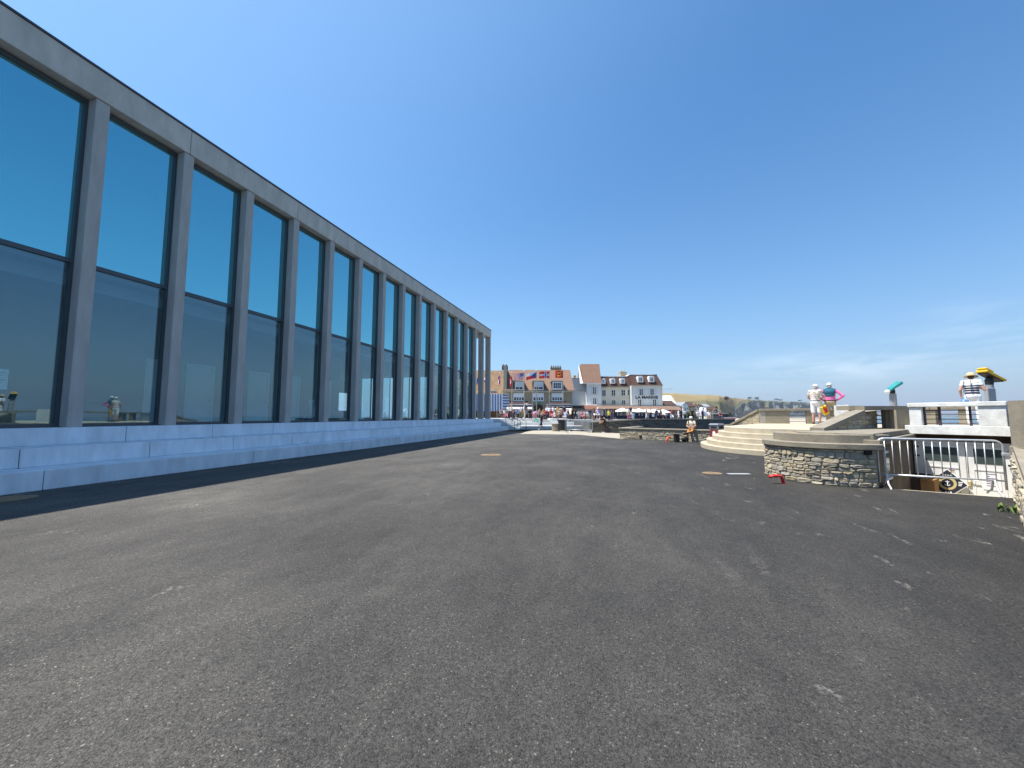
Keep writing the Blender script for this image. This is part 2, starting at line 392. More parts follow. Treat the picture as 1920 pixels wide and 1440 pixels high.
# ------------------------------------------------------------------ camera, sun, sky
HC = 1.6; FPX = 735.; PIT = R(4.667)
cd = bpy.data.cameras.new('camera'); cam = bpy.data.objects.new('camera', cd); COL.objects.link(cam)
cd.sensor_width = 36; cd.lens = FPX/1920*36; cd.clip_start = .05; cd.clip_end = 60000
cam.location = (0,0,HC); cam.rotation_euler = (R(90)+PIT, 0, YAW); scene.camera = cam

SUN = V((-4.8,-1.2,11.2)).normalized()
ld = bpy.data.lights.new('sun','SUN'); ld.energy = 4.5; ld.angle = R(.53); ld.color = (1.,.955,.88)
lo = bpy.data.objects.new('sun', ld); COL.objects.link(lo); lo.location = (-40,-20,80)
lo.rotation_euler = SUN.to_track_quat('Z','Y').to_euler()

w = bpy.data.worlds.new('World'); scene.world = w; w.use_nodes = True
nt = w.node_tree; nt.nodes.clear(); L = nt.links.new
wo = nt.nodes.new('ShaderNodeOutputWorld'); bg = nt.nodes.new('ShaderNodeBackground'); bg.inputs[1].default_value = .10
sk = nt.nodes.new('ShaderNodeTexSky'); sk.sky_type = 'NISHITA'; sk.sun_disc = False
sk.sun_elevation = math.asin(SUN.z); sk.sun_rotation = math.atan2(SUN.x, SUN.y)
sk.altitude = 20; sk.air_density = 1.0; sk.dust_density = .35; sk.ozone_density = 2.0
hs = nt.nodes.new('ShaderNodeHueSaturation'); hs.inputs['Value'].default_value = 1.1; hs.inputs['Saturation'].default_value = 1.28; hs.inputs['Hue'].default_value = .497
L(sk.outputs[0], hs.inputs['Color'])
# thin wisps of cirrus low over the sea
tc = nt.nodes.new('ShaderNodeTexCoord')
mp = nt.nodes.new('ShaderNodeMapping'); mp.inputs['Scale'].default_value = (3.2,3.2,17); mp.inputs['Rotation'].default_value = (0,R(5),0); L(tc.outputs['Generated'], mp.inputs[0])
nz = nt.nodes.new('ShaderNodeTexNoise'); nz.inputs['Scale'].default_value = 2.1; nz.inputs['Detail'].default_value = 8; nz.inputs['Roughness'].default_value = .58; nz.inputs['Distortion'].default_value = .5
L(mp.outputs[0], nz.inputs['Vector'])
nr = ramp(nt, [(.40,(0,0,0)),(.66,(1,1,1))]); L(nz.outputs[0], nr.inputs[0])
prev = None
for dirv, wd, hg, am in (((.415,.904,.098),.20,.030,1.15),((.60,.788,.133),.09,.020,1.0),((.556,.813,.1745),.04,.014,.6)):
    dv = V(dirv).normalized(); hz = V((dv.y,-dv.x,0)).normalized(); up = hz.cross(dv)*1.
    a = nt.nodes.new('ShaderNodeVectorMath'); a.operation = 'DOT_PRODUCT'; a.inputs[1].default_value = hz/wd; L(tc.outputs['Generated'], a.inputs[0])
    c = nt.nodes.new('ShaderNodeVectorMath'); c.operation = 'DOT_PRODUCT'; c.inputs[1].default_value = up/hg; L(tc.outputs['Generated'], c.inputs[0])
    p = nt.nodes.new('ShaderNodeMath'); p.operation = 'POWER'; p.inputs[1].default_value = 2; L(a.outputs['Value'], p.inputs[0])
    q = nt.nodes.new('ShaderNodeMath'); q.operation = 'POWER'; q.inputs[1].default_value = 2; L(c.outputs['Value'], q.inputs[0])
    s_ = nt.nodes.new('ShaderNodeMath'); s_.operation = 'ADD'; L(p.outputs[0], s_.inputs[0]); L(q.outputs[0], s_.inputs[1])
    e = nt.nodes.new('ShaderNodeMath'); e.operation = 'POWER'; e.inputs[0].default_value = .4; L(s_.outputs[0], e.inputs[1])
    f = nt.nodes.new('ShaderNodeVectorMath'); f.operation = 'DOT_PRODUCT'; f.inputs[1].default_value = dv; L(tc.outputs['Generated'], f.inputs[0])
    g = nt.nodes.new('ShaderNodeMath'); g.operation = 'GREATER_THAN'; g.inputs[1].default_value = 0; L(f.outputs['Value'], g.inputs[0])
    m_ = nt.nodes.new('ShaderNodeMath'); m_.operation = 'MULTIPLY'; L(e.outputs[0], m_.inputs[0]); L(g.outputs[0], m_.inputs[1])
    k = nt.nodes.new('ShaderNodeMath'); k.operation = 'MULTIPLY'; k.inputs[1].default_value = am*.21; L(m_.outputs[0], k.inputs[0])
    if prev is None: prev = k.outputs[0]
    else:
        z_ = nt.nodes.new('ShaderNodeMath'); z_.operation = 'ADD'; L(prev, z_.inputs[0]); L(k.outputs[0], z_.inputs[1]); prev = z_.outputs[0]
fm = nt.nodes.new('ShaderNodeMath'); fm.operation = 'MULTIPLY'; L(prev, fm.inputs[0]); L(nr.outputs[0], fm.inputs[1])
mxw = nt.nodes.new('ShaderNodeMixRGB'); L(fm.outputs[0], mxw.inputs[0]); L(hs.outputs[0], mxw.inputs[1]); mxw.inputs[2].default_value = (7.2,7.6,8.2,1)
# bright aureole on the sun's side of the sky
sd = nt.nodes.new('ShaderNodeVectorMath'); sd.operation = 'DOT_PRODUCT'; sd.inputs[1].default_value = SUN; L(tc.outputs['Generated'], sd.inputs[0])
sr = nt.nodes.new('ShaderNodeMapRange'); sr.inputs[1].default_value = .35; sr.inputs[2].default_value = 1.; sr.inputs[3].default_value = 0.; sr.inputs[4].default_value = 1.; L(sd.outputs['Value'], sr.inputs[0])
sp2 = nt.nodes.new('ShaderNodeMath'); sp2.operation = 'POWER'; sp2.inputs[1].default_value = 1.6; L(sr.outputs[0], sp2.inputs[0])
glow = nt.nodes.new('ShaderNodeMixRGB'); glow.blend_type = 'ADD'; L(sp2.outputs[0], glow.inputs[0]); L(hs.outputs[0], glow.inputs[1]); glow.inputs[2].default_value = (1.15,1.5,1.6,1)
# pale sea haze in the lowest few degrees of the sky
sz = nt.nodes.new('ShaderNodeSeparateXYZ'); L(tc.outputs['Generated'], sz.inputs[0])
ab = nt.nodes.new('ShaderNodeMath'); ab.operation = 'ABSOLUTE'; L(sz.outputs[2], ab.inputs[0])
ex = nt.nodes.new('ShaderNodeMath'); ex.operation = 'POWER'; ex.inputs[0].default_value = math.exp(-4.2); L(ab.outputs[0], ex.inputs[1])
e8 = nt.nodes.new('ShaderNodeMath'); e8.operation = 'MULTIPLY'; e8.inputs[1].default_value = .95; L(ex.outputs[0], e8.inputs[0])
mxh = nt.nodes.new('ShaderNodeMixRGB'); L(e8.outputs[0], mxh.inputs[0]); L(glow.outputs[0], mxh.inputs[1]); 
hx = nt.nodes.new('ShaderNodeMapRange'); hx.inputs[1].default_value = -.25; hx.inputs[2].default_value = .55; L(sz.outputs[0], hx.inputs[0])
hc = nt.nodes.new('ShaderNodeMixRGB'); L(hx.outputs[0], hc.inputs[0]); hc.inputs[1].default_value = (1.75,2.75,4.2,1); hc.inputs[2].default_value = (1.42,2.08,3.3,1)
L(hc.outputs[0], mxh.inputs[2])
L(mxh.outputs[0], mxw.inputs[1]); L(mxw.outputs[0], bg.inputs[0]); L(bg.outputs[0], wo.inputs[0])
vs_ = scene.view_settings; vs_.view_transform = 'Standard'; vs_.look = 'None'; vs_.exposure = .9; vs_.gamma = 1.
scene.cycles.max_bounces = 8; scene.cycles.transparent_max_bounces = 16

# survey: street frame (u across, d away, z up) and sight lines measured from the tripod position
cY, sY = math.cos(YAW), math.sin(YAW)
def W(u, d, z=0.): return V((u*cY - d*sY, u*sY + d*cY, z))
def sight(px, py):
    y = 720-py; fw = FPX*math.cos(PIT)-y*math.sin(PIT); up = FPX*math.sin(PIT)+y*math.cos(PIT)
    return (px-960)/fw, up/fw
def at(px, py, d):
    a, b = sight(px, py); return W(a*d, d, HC+b*d)
def gnd(px, py, z=0.):
    a, b = sight(px, py); d = (z-HC)/b; return W(a*d, d, z)
def U(px, d): return sight(px,780)[0]*d
def Z(py, d): return HC+sight(960,py)[1]*d

# ------------------------------------------------------------------ ground, sea, far hills
pitA, pitB = gnd(1654,915.5), gnd(1907,934.5)           # edge of the paving above the sunken entrance
Wl, Wr = at(1705,780,11.9), at(1888,780,10.2); Wl.z = Wr.z = 0            # ends of the white parapet
tW = (Wr-Wl); tW.z = 0; tW.normalize(); nW = V((-tW.y, tW.x, 0))   # along it / away from camera
if nW.dot(V((0,1,0))) < 0: nW = -nW
doorL, doorR = Wl + nW*.62 - tW*.3, Wr + nW*.62 + tW*.5
def flat(name, outer, hole, z, m):
    rings = [[V((p[0],p[1],0)) for p in outer]] + ([[V((p[0],p[1],0)) for p in hole]] if hole else [])
    allp = [p for r_ in rings for p in r_]
    mb = MB(); mb.add([(p.x,p.y,z) for p in allp], [tuple(t) for t in tessellate_polygon(rings)])
    o = mb.build(name, m)
    return struct(o)
pit = [pitA, pitB, doorR, doorL]
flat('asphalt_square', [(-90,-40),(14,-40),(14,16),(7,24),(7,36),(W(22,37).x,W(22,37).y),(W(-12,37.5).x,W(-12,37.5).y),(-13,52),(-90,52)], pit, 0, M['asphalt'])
mb = MB(); mb.prism([(p.x,p.y) for p in (pitA-nW*.0,pitB,doorR+nW*.3,doorL+nW*.3)], -1.1, -.95); struct(mb.build('sunken_floor', M['terrace']))
mb = MB()
for a,b in ((pitA,pitB),):
    t = (b-a).normalized(); n = V((-t.y,t.x,0)); n = n if n.dot(nW) > 0 else -n
    mb.prism([(q.x,q.y) for q in (a+n*.006, b+n*.006, b+n*.15, a+n*.15)], -1.0, -.012)
struct(mb.build('pavement_edge', M['terrace']))
# pale paving strip at the far side of the square
mb = MB(); mb.prism([(q.x,q.y) for q in (gnd(975,813.5),gnd(1085,815),gnd(1168,823),gnd(1175,813),gnd(1100,809.5),gnd(1040,806.8),gnd(992,807.5))], -.05, .004)
struct(mb.build('pale_path', M['paving']))
# upper street behind the retaining wall and the seating tiers
st = [W(-60,54.3),W(8.4,54.3),W(8.4,38.7),W(22.5,36.7),W(30,60),W(60,140),W(120,230),W(-120,230),W(-90,70)]
mb = MB(); mb.prism([(q.x,q.y) for q in st], -.5, 1.0); struct(mb.build('upper_street', M['street']))
mb = MB(); mb.add([(-7000,-7000,-4.6),(7000,-7000,-4.6),(7000,7000,-4.6),(-7000,7000,-4.6)], [(0,1,2,3)]); struct(mb.build('sea', M['sea']))
bp_ = [(22,34),(40,34),(80,120),(330,420),(640,760),(1020,1230),(900,1420),(400,1100),(60,180)]
mb = MB(); mb.prism([(W(u,d).x,W(u,d).y) for u,d in bp_][::1], -5.2, -3.9); struct(mb.build('beach', M['beach']))

from mathutils import noise as mnoise
def ridge():
    # skyline of the bay: sight-line column, distance of foot, shoulder and crest, heights
    keys = [(1000,150,420,1000,1.0,26,50),(1180,150,420,1000,1.0,26,51),(1265,170,470,1040,1.2,28,52.5),(1325,230,560,1060,0,27,53.5),(1350,330,640,1070,-3.,26,53.7),(1364,600,800,1090,-4.2,22,54.),(1376,900,960,1150,-4.2,8,54.5),
            (1384,1000,1035,1250,-4.2,20,57.5),(1396,1120,1165,1330,-4.3,40,59.),(1412,1210,1262,1430,-4.3,50,61.),(1428,1330,1390,1540,-4.4,56,62.5),(1455,1480,1560,1700,-4.4,58,65.5),(1490,1700,1790,1950,-4.4,64,70),
            (1530,2050,2160,2350,-4.5,68,76),(1570,2600,2720,2950,-4.5,70,80),(1600,3100,3220,3500,-4.5,62,84),(1622,3600,3740,4000,-4.5,52,72),(1640,4100,4200,4400,-4.5,26,40),(1665,4600,4700,4900,-4.5,2,6)]
    cols = []; px = 1000.
    while px <= 1665:
        for a,b in zip(keys, keys[1:]):
            if a[0] <= px <= b[0]:
                t = (px-a[0])/(b[0]-a[0]); k = [a[i]+(b[i]-a[i])*t for i in range(7)]; break
        cols.append((px,k)); px += 1.6 if px > 1340 else 2
    rows = 34; vs=[]; fs=[]
    for px,k in cols:
        _, d0,d1,d2,h0,h1,h2 = k; steep = (d1-d0) < 160
        for r_ in range(rows+1):
            t = r_/rows
            if t < .6:
                q = t/.6; d = d0+(d1-d0)*q
                z = h0+(h1-h0)*(q**.8 if steep else q**1.15)
            elif t < .9:
                q = (t-.6)/.3; d = d1+(d2-d1)*q; z = h1+(h2-h1)*(1-(1-q)**1.6)
            else:
                q = (t-.9)/.1; d = d2+900*q; z = h2-6*q
            p = W(U(px,d), d, z); s_ = d/1000.
            nz_ = mnoise.fractal(V((p.x*.012,p.y*.012,p.z*.03)),1.,2.,5)
            if 0 < t < .88: p.z += nz_*4.*s_*(1 if steep else .5)
            if steep and t < .62:
                f_ = mnoise.fractal(V((px*.11,p.z*.02,3.)),1.,2.,4); p += W(0,1,0)*f_*22*s_*math.sin(math.pi*min(1,t/.62))
            vs.append(p)
    n = rows+1
    for i in range(len(cols)-1):
        for j in range(rows): fs.append((i*n+j,(i+1)*n+j,(i+1)*n+j+1,i*n+j+1))
    mb = MB(); mb.v = vs
    for f in fs:
        i, j = f[0]//n, f[0]%n; px, k = cols[i]; t = (j+.5)/rows; z = sum(vs[q].z for q in f)/4
        nz_ = mnoise.fractal(V((px*.09,z*.05,1.3)),1.,2.,4)
        steep = (k[2]-k[1]) < 160
        if steep and t < .60+nz_*.22 and px < 1600: m_ = 2 if nz_ < .28 or px < 1424 else 0
        elif px < 1402 and t > (.29 if px < 1265 else .29+(px-1265)*.0034)+nz_*.015: m_ = 1
        else: m_ = 0
        mb.f.append(list(f)); mb.m.append(m_)
    return struct(mb.build('hills', M['hill']))
ridge()

# ------------------------------------------------------------------ museum
KP = 2.353; KY0 = 7.14                       # column pitch, centre of the column nearest the left of view
def ky(k): return KY0+KP*k
museum = thing('museum_building', 'long glazed concrete hall with tall columns, blue mirror panes and three seat-high plinth steps', 'museum building', (-14.2, 18, 0))
O = V((-14.2,18,0)); museum_M = Matrix.Translation(-O)
def mm(): return MB(museum_M)
YA, YB = ky(-8)-.16, ky(15)+.16
# plinth: three seat-high courses of long precast units with open joints
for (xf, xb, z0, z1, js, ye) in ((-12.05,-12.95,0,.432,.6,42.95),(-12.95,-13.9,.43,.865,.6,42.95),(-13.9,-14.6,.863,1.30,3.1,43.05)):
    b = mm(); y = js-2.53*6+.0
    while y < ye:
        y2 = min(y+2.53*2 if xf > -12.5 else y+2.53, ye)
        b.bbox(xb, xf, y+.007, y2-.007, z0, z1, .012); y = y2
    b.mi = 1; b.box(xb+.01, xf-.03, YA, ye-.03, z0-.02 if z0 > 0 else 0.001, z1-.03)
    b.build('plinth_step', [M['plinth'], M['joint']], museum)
b = mm(); b.box(-30,-14.59, YA, 43.05, .9, 1.295); b.build('hall_floor', M['floorin'], museum)
# columns (one prototype, copied)
b = MB(); b.bbox(-.56, 0, -.16, .16, 1.296, 10.62, .012)
c0 = b.build('column', M['column'], museum); c0.location = V((-14.15, ky(-8), 0))-O
for k in range(-7,16):
    c = c0.copy(); COL.objects.link(c); c.parent = museum; c.location = V((-14.15, ky(k), 0))-O
for i in range(1,7):
    c = c0.copy(); COL.objects.link(c); c.parent = museum; c.location = V((-14.15-KP*i, ky(15), 0))-O
# cornice units, jointed over every second column
ys = [ky(-9)] + [ky(k) for k in range(-7,15,2)] + [YB+.03]
cm = MB()
for y0,y1 in zip(ys,ys[1:]):
    b = mm(); b.bbox(-14.75,-14.12, y0+.008, y1-.008, 10.632, 11.47, .01); b.build('cornice_panel', M['cornice'], museum)
b = mm(); b.box(-30,-14.76, YB-.6, YB+.03, 10.632, 11.465); b.build('end_cornice', M['cornice'], museum)
b = mm(); b.box(-14.74,-14.16, YA, YB, 10.66, 11.44); b.build('cornice_core', M['joint'], museum)
b = mm(); b.box(-30.02,-14.085, YA-.1, YB+.06, 11.475, 11.53); b.build('roof_edge_flashing', M['cap_metal'], museum)
b = mm(); b.box(-30,-14.77, YA, YB-.62, 10.70, 11.44); b.build('roof_slab', M['ceiling'], museum)
# windows: one prototype bay with frame, mirror light above and clear light below
win = bpy.data.objects.new('window', None)
def window_bay(k, proto=[None]):
    yc = (ky(k)+ky(k+1))/2; h = KP/2-.16
    if proto[0] is None:
        b = MB()
        for s_ in (-1,1): b.box(-.10,0, min(s_*h,s_*(h-.075)), max(s_*h,s_*(h-.075)), 1.305, 10.60)
        b.box(-.10,0,-h+.076,h-.076,1.305,1.40); b.box(-.10,0,-h+.076,h-.076,10.50,10.60); b.box(-.105,.004,-h+.076,h-.076,5.80,5.92)
        b.box(-.02,.10,-h,h,1.296,1.325)
        f = b.build('window', M['frame'], museum)
        for nm,z0,z1,m in (('upper_pane',5.921,10.499,'glass_up'),('lower_pane',1.401,5.799,'glass_lo')):
            b = MB(); b.box(-.072,-.052,-h+.077,h-.077,z0,z1); b.build(nm, M[m], f)
        proto[0] = f
    else: f = copy_tree(proto[0], museum)
    f.location = V((-14.46, yc, 0))-O
for k in range(-8,13): window_bay(k)
# glazed end wall of the lobby, inside the open portico
for i in range(6):
    f = copy_tree([c for c in museum.children if c.name.startswith('window')][0], museum)
    f.location = V((-14.15-.28-KP*(i+.5), ky(13)-.05, 0))-O; f.rotation_euler = (0,0,R(90))
b = mm(); b.box(-29.9,-14.75, YA, ky(13)-.2, 5.72, 5.88); b.build('mezzanine_ceiling', M['ceiling'], museum)
b = mm(); b.box(-15.6,-15.3, YA, ky(13)-.3, 5.35, 5.715); b.build('ceiling_bulkhead', M['ceiling'], museum)
b = mm(); b.box(-19.2,-19.0, YA, 23.4, 1.297, 5.71); b.build('partition_wall', M['interior'], museum)
b = mm(); b.box(-30.2,-30, YA, 23, 1.3, 10.69)
b.box(-30.2,-30, 23, YB-4, 1.3, 2.2); b.box(-30.2,-30, 23, YB-4, 4.2, 10.69)
for y in (23,26.2,29.4,32.6,35.6): b.box(-30.199,-30.001, y, y+1.2, 2.2, 4.2)
b.build('back_wall', M['interior'], museum)
b = mm(); b.box(-30,-14.3, YA-.2, YA, 1.3, 10.69); b.build('side_wall', M['cornice'], museum)
for y in (11.6,13.2,16.3,18.5,21.2):
    b = mm(); b.box(-18.995,-18.93, y, y+.12, 1.3, 4.0); b.box(-18.995,-18.93, y+1.18, y+1.3, 1.3, 4.0); b.box(-18.995,-18.93, y+.121, y+1.179, 3.88, 4.0); b.box(-18.99,-18.95, y+.125, y+1.175, 1.3, 3.875)
    d_ = b.build('inner_door', M['doorin'], museum)
    b = mm(); b.tube((-18.90,y+1.0,2.35),(-18.90,y+1.12,2.35),.012); b.build('handle', M['handrail'], d_)
b = mm(); b.box(-22,-21.6, 29, 29.5,1.3,5.7); b.build('inner_pillar', M['interior'], museum)
b = mm(); b.box(-16.6,-16.0, 33.5, 34.1, 1.3, 5.7); b.build('inner_pillar', M['interior'], museum)
# loose notice taped inside the first pane, sandwich board in the lobby
b = MB(); b.box(-.004,.004,-.2,.2,0,.5); b.mi=1
for i in range(6): b.box(.005,.007,-.15,.15-.05*(i%3),.40-i*.06,.42-i*.06)
tag(b.build('paper_notice', [M['white'],M['post_grey']], loc=(-14.60,5.85,2.25)), 'small white paper notice behind the glass at the left edge of the hall', 'notice')
sb = thing('sandwich_board', 'pale folding A-frame board standing inside the glazed hall', 'sandwich board', (-16.6, 18.2, 1.3), R(20))
for s_ in (-1,1):
    b = MB(Matrix.Translation((s_*.26,0,0)) @ Matrix.Rotation(R(-14*s_),4,'Y'))
    b.box(-.015,.015,-.33,-.28,0,1.25); b.box(-.015,.015,.28,.33,0,1.25); b.box(-.015,.015,-.279,.279,1.18,1.25); b.box(-.01,.01,-.279,.279,.25,1.179)
    b.build('panel', M['doorin'], sb)

# ------------------------------------------------------------------ white seating tiers, entrance stair and handrails past the hall
tiers = thing('seating_tiers', 'white concrete seating tiers stepping down beyond the end of the glazed hall', 'seating steps', W(-4,50))
tr = Matrix.Rotation(YAW,4,'Z'); T0 = W(-4,50)
def TM(): return MB(Matrix.Translation(-T0) @ tr)
for (d0,d1,z0,z1,u0,u1) in ((46.6,48.2,0,.43,-3.4,8.3),(48.2,49.6,.0,.87,-4.8,7.6),(49.6,54.,.0,1.30,-6.2,-4.6),(49.6,54.,.0,1.30,-4.58,-1.2),(49.6,54.,.0,1.30,.75,3.7),(49.6,54.,0.,1.30,4.9,7.0)):
    b = TM(); b.bbox(u0,u1,d0+.002,d1,z0+.001,z1,.02); b.build('tier', M['white_concrete'], tiers)
b = TM(); b.box(-6.2,7.0,50.3,54.02,.88,1.05); b.build('tier_back', M['white_concrete'], tiers)
stair = thing('entrance_stair', 'pale steps beside the end of the hall leading up to its entrance', 'stair', (-12.5,45,0))
for i in range(6):
    b = MB(Matrix.Translation((12.5,-45,0))); b.bbox(-14.6,-11.2-.42*i, 43.08, 48.6, .215*i+.002, .215*(i+1), .012); b.build('step', M['white_concrete'], stair)
HR = ['short dark steel handrail nearest the glazed hall','short dark steel handrail between two others on the entrance stair','short dark steel handrail farthest right on the entrance stair']
for i,px in enumerate((965,976.3,986.5)):
    p = at(px, 805.5, 44.5+1.0*i); q = V((p.x,p.y,0))
    t = thing('handrail', HR[i], 'handrail', q, YAW, 'handrails on the entrance stair')
    b = MB(); b.path([(0,0,.0),(0,0,.93),(-.06,0,.99),(-.75,0,1.42),(-.85,0,1.45),(-1.15,0,1.45)],.032,8); b.build('rail', M['handrail'], t)
    b = MB(); b.tube((-1.0,0,.43),(-1.0,0,1.43),.025,n=8); b.build('post', M['handrail'], t)

# manholes and plates let into the asphalt
def disc(name, p, rx, ry, rot, m, label, cat, group=None):
    b = MB(); vs=[(math.cos(a)*rx, math.sin(a)*ry, .006) for a in [i*math.pi/18 for i in range(36)]]
    vi=[(x*.86,y*.86,.006) for x,y,_ in vs]
    b.add(vs+vi, [(i,(i+1)%36,36+(i+1)%36,36+i) for i in range(36)])
    lid = [(x*.84,y*.84,.009) for x,y,_ in vs]
    b.add(lid, [tuple(range(36))])
    for k in range(-3,4): b.box(-.26*rx*2,.26*rx*2,k*.12*ry*2-.012,k*.12*ry*2+.012,.0095,.012)
    o = b.build(name, m, loc=(p.x,p.y,0), rotz=rot); tag(o, label, cat, group)
disc('manhole_cover', gnd(920,853), .42,.42, .2, M['manhole'], 'round brown manhole cover out in the middle of the open asphalt', 'manhole cover', 'manhole covers')
disc('manhole_cover', gnd(1335,887.3), .26,.26, .5, M['manhole'], 'round brown manhole cover next to a pale rectangular plate', 'manhole cover', 'manhole covers')
disc('manhole_cover', gnd(10,936.5), .42,.42, .9, M['manhole'], 'brown manhole cover lying in the shade of the glazed hall', 'manhole cover', 'manhole covers')
b = MB(); b.bbox(-.3,.3,-.09,.09,.002,.011,.004); b.box(-.26,-.24,-.07,.07,.0112,.013); b.box(.24,.26,-.07,.07,.0112,.013)
tag(b.build('cover_plate', M['plate'], loc=gnd(1385,888.8), rotz=YAW), 'pale rectangular metal plate set in the asphalt beside a manhole', 'cover plate')
for (px,py,sx,sy,rz) in ((80,921,.32,.05,.4),(95,918,.22,.04,.1),(135,914,.35,.03,.2),(220,909,.2,.025,.1)):
    pass

# thin sea air over the whole bay
hz_m, hnt, hout = newmat('sea_air'); hv = hnt.nodes.new('ShaderNodeVolumePrincipled'); hv.inputs['Color'].default_value = (.80,.88,1.,1); hv.inputs['Density'].default_value = 9e-5; hv.inputs['Anisotropy'].default_value = .2
hnt.links.new(hv.outputs[0], hout.inputs['Volume'])
b = MB(); b.box(-7300,7300,-7300,7300,-6.3,112); o = b.build('haze', hz_m); o['kind'] = 'stuff'
# ------------------------------------------------------------------ sea terrace on the right
def catmull(pts, n=6):
    P = [pts[0]]+list(pts)+[pts[-1]]; out=[]
    for i in range(1,len(P)-2):
        p0,p1,p2,p3 = [V((q[0],q[1])) for q in P[i-1:i+3]]
        for j in range(n):
            t=j/n; out.append(.5*((2*p1)+(p2-p0)*t+(2*p0-5*p1+4*p2-p3)*t*t+(3*p1-p0-3*p2+p3)*t**3))
    out.append(V(pts[-1][:2])); return out
arc = catmull([(6.35,26.1),(5.25,25.3),(4.5,24.2),(4.12,22.8),(4.05,21.4),(4.28,19.95),(4.75,18.95),(5.5,18.1),(6.7,17.35),(8.2,16.75)])
def inset(pl, o):
    out=[]
    for i,p in enumerate(pl):
        t = (pl[min(i+1,len(pl)-1)]-pl[max(i-1,0)]).normalized(); out.append(p+V((-t.y,t.x))*o)
    return out
# polyline runs from the back round to the right, inside lies to its left
stairs = thing('curved_staircase', 'fan of curved pale stone steps climbing to the sea terrace', 'staircase', (5,21,0))
SO = Matrix.Translation((-5,-21,0)); RS=.21; TD=.285
for i in range(4):
    a = inset(arc, TD*i); b_ = inset(arc, TD*(i+1)+.05)
    poly = [tuple(p) for p in a]+[tuple(p) for p in reversed(b_)]
    b = MB(SO); n=len(a)
    z0, z1 = (0.001 if i==0 else RS*i), RS*(i+1)
    # top with a rounded nosing, riser below
    nos = inset(arc, TD*i+.015)
    vs=[(p.x,p.y,z0) for p in a]+[(p.x,p.y,z1-.02) for p in a]+[(p.x,p.y,z1) for p in nos]+[(p.x,p.y,z1) for p in b_]+[(p.x,p.y,z0) for p in b_]
    fs=[]
    for r_ in range(4):
        for j in range(n-1): fs.append((r_*n+j,r_*n+j+1,(r_+1)*n+j+1,(r_+1)*n+j))
    fs += [(0,n,2*n,3*n,4*n),(n-1,2*n-1,3*n-1,4*n-1,5*n-1)]
    b.add(vs,fs); b.build('step', M['terrace'], stairs)
top = inset(arc, TD*4)
S0, PA, PB, PC, PD = at(1357,780,25.), at(1423,780,20.5), at(1560,780,19.), at(1745,780,16.), at(1812,780,15.2)
for q_ in (S0,PA,PB,PC,PD): q_.z = 0.
PE = PD + (PD-PC)*1.2
N1, N2, F1, F2 = at(1545,803,10.8), at(1622,768.5,12.3), at(1518,801.5,11.3), at(1593,769,12.9)
Wi_l, Wi_r = Wl+nW*.98, Wr+nW*.98+tW*.9
deck = [(p.x,p.y,1.05) for p in top] + [(F2.x+.5,F2.y+.2,1.2),(Wi_l.x,Wi_l.y,1.3),(Wi_r.x,Wi_r.y,1.32),(PE.x,PE.y,1.28),(PD.x,PD.y,1.26),(PC.x,PC.y,1.25),(PB.x,PB.y,1.22),(PA.x,PA.y,1.21),(S0.x,S0.y,1.05)]
b = MB(); b.prism([(p[0],p[1]) for p in deck], -.6, [p[2] for p in deck])
o = struct(b.build('terrace_deck', M['terrace']))

# sea-side parapet: sloping rubble end, concrete blocks, posts, cap and thin rails
par = thing('sea_parapet', 'low beige concrete parapet with rails along the seaward edge of the terrace', 'parapet wall', PA)
PO = Matrix.Translation(-PA)
def along(a, b, f): return a+(b-a)*f
t1 = (PA-S0); t1.z=0; len1=t1.length; t1.normalize(); n1 = V((t1.y,-t1.x,0)); n1 = n1 if n1.dot(V((-1,-.5,0)))>0 else -n1
zt = 1.97
def slope(s_): return .80+(zt-.12-.80)*min(1,s_/(len1*.96))
b = MB(PO); b.slab([S0+V((0,0,.01)), PA+V((0,0,.01)), PA+V((0,0,zt-.12)), S0+V((0,0,.74))], -n1*.42)
b.build('wall_core', M['mortar'], par)
b = MB(PO); b.stones(lambda s_,z,o_: V((S0.x,S0.y,0))+t1*s_+V((0,0,z))+n1*o_, len1, .0, zt-.12, 11, .10,.16,.18,.5,.03, top=slope)
b.build('rubble_facing', M['stone'], par)
b = MB(PO); b.slab([S0+n1*.07+V((0,0,.75)), PA+n1*.07+V((0,0,zt-.12)), PA+n1*.07+V((0,0,zt)), S0+n1*.07+V((0,0,.87))], -n1*.55)
b.build('sloping_cap', M['coping'], par)
tA = (PB-PA); tA.z=0; tA.normalize(); nA = V((tA.y,-tA.x,0))
if nA.dot(V((0,-1,0)))<0: nA=-nA
def pmark(px, A, B):
    # where the sight line px meets the line A-B
    a,_ = sight(px,780); d = W(a,1); D = B-A
    # A + D*t = d*s
    den = D.x*(-d.y)+d.x*D.y; t = (-A.x*(-d.y)-d.x*A.y)/den
    return t
def post(A,B,p0,p1,z0,z1,nm,m,th=.36,bev=.015):
    t = (B-A); t.z=0; L_=t.length; t.normalize(); n=V((t.y,-t.x,0)); n = n if n.dot(V((0,-1,0)))>0 else -n
    a,c = pmark(p0,A,B)*L_, pmark(p1,A,B)*L_
    Mx = PO @ Matrix.Translation((A.x,A.y,0)) @ Matrix(((t.x,-n.x,0,0),(t.y,-n.y,0,0),(0,0,1,0),(0,0,0,1)))
    b=MB(Mx); b.bbox(a,c,0,th,z0,z1,bev); return b.build(nm, m, par)
post(PA,PB,1424,1436,1.0,zt-.121,'block',M['stone'])
post(PA,PB,1436,1480,1.0,zt-.121,'block',M['block'])
for p0,p1 in ((1512,1528),(1556,1574)): post(PA,PB,p0,p1,1.0,zt-.121,'post',M['block'])
post(PB,PC,1690,1706,1.0,zt-.121,'post',M['block']); post(PB,PC,1733,1754.5,1.0,zt-.121,'post',M['block'])
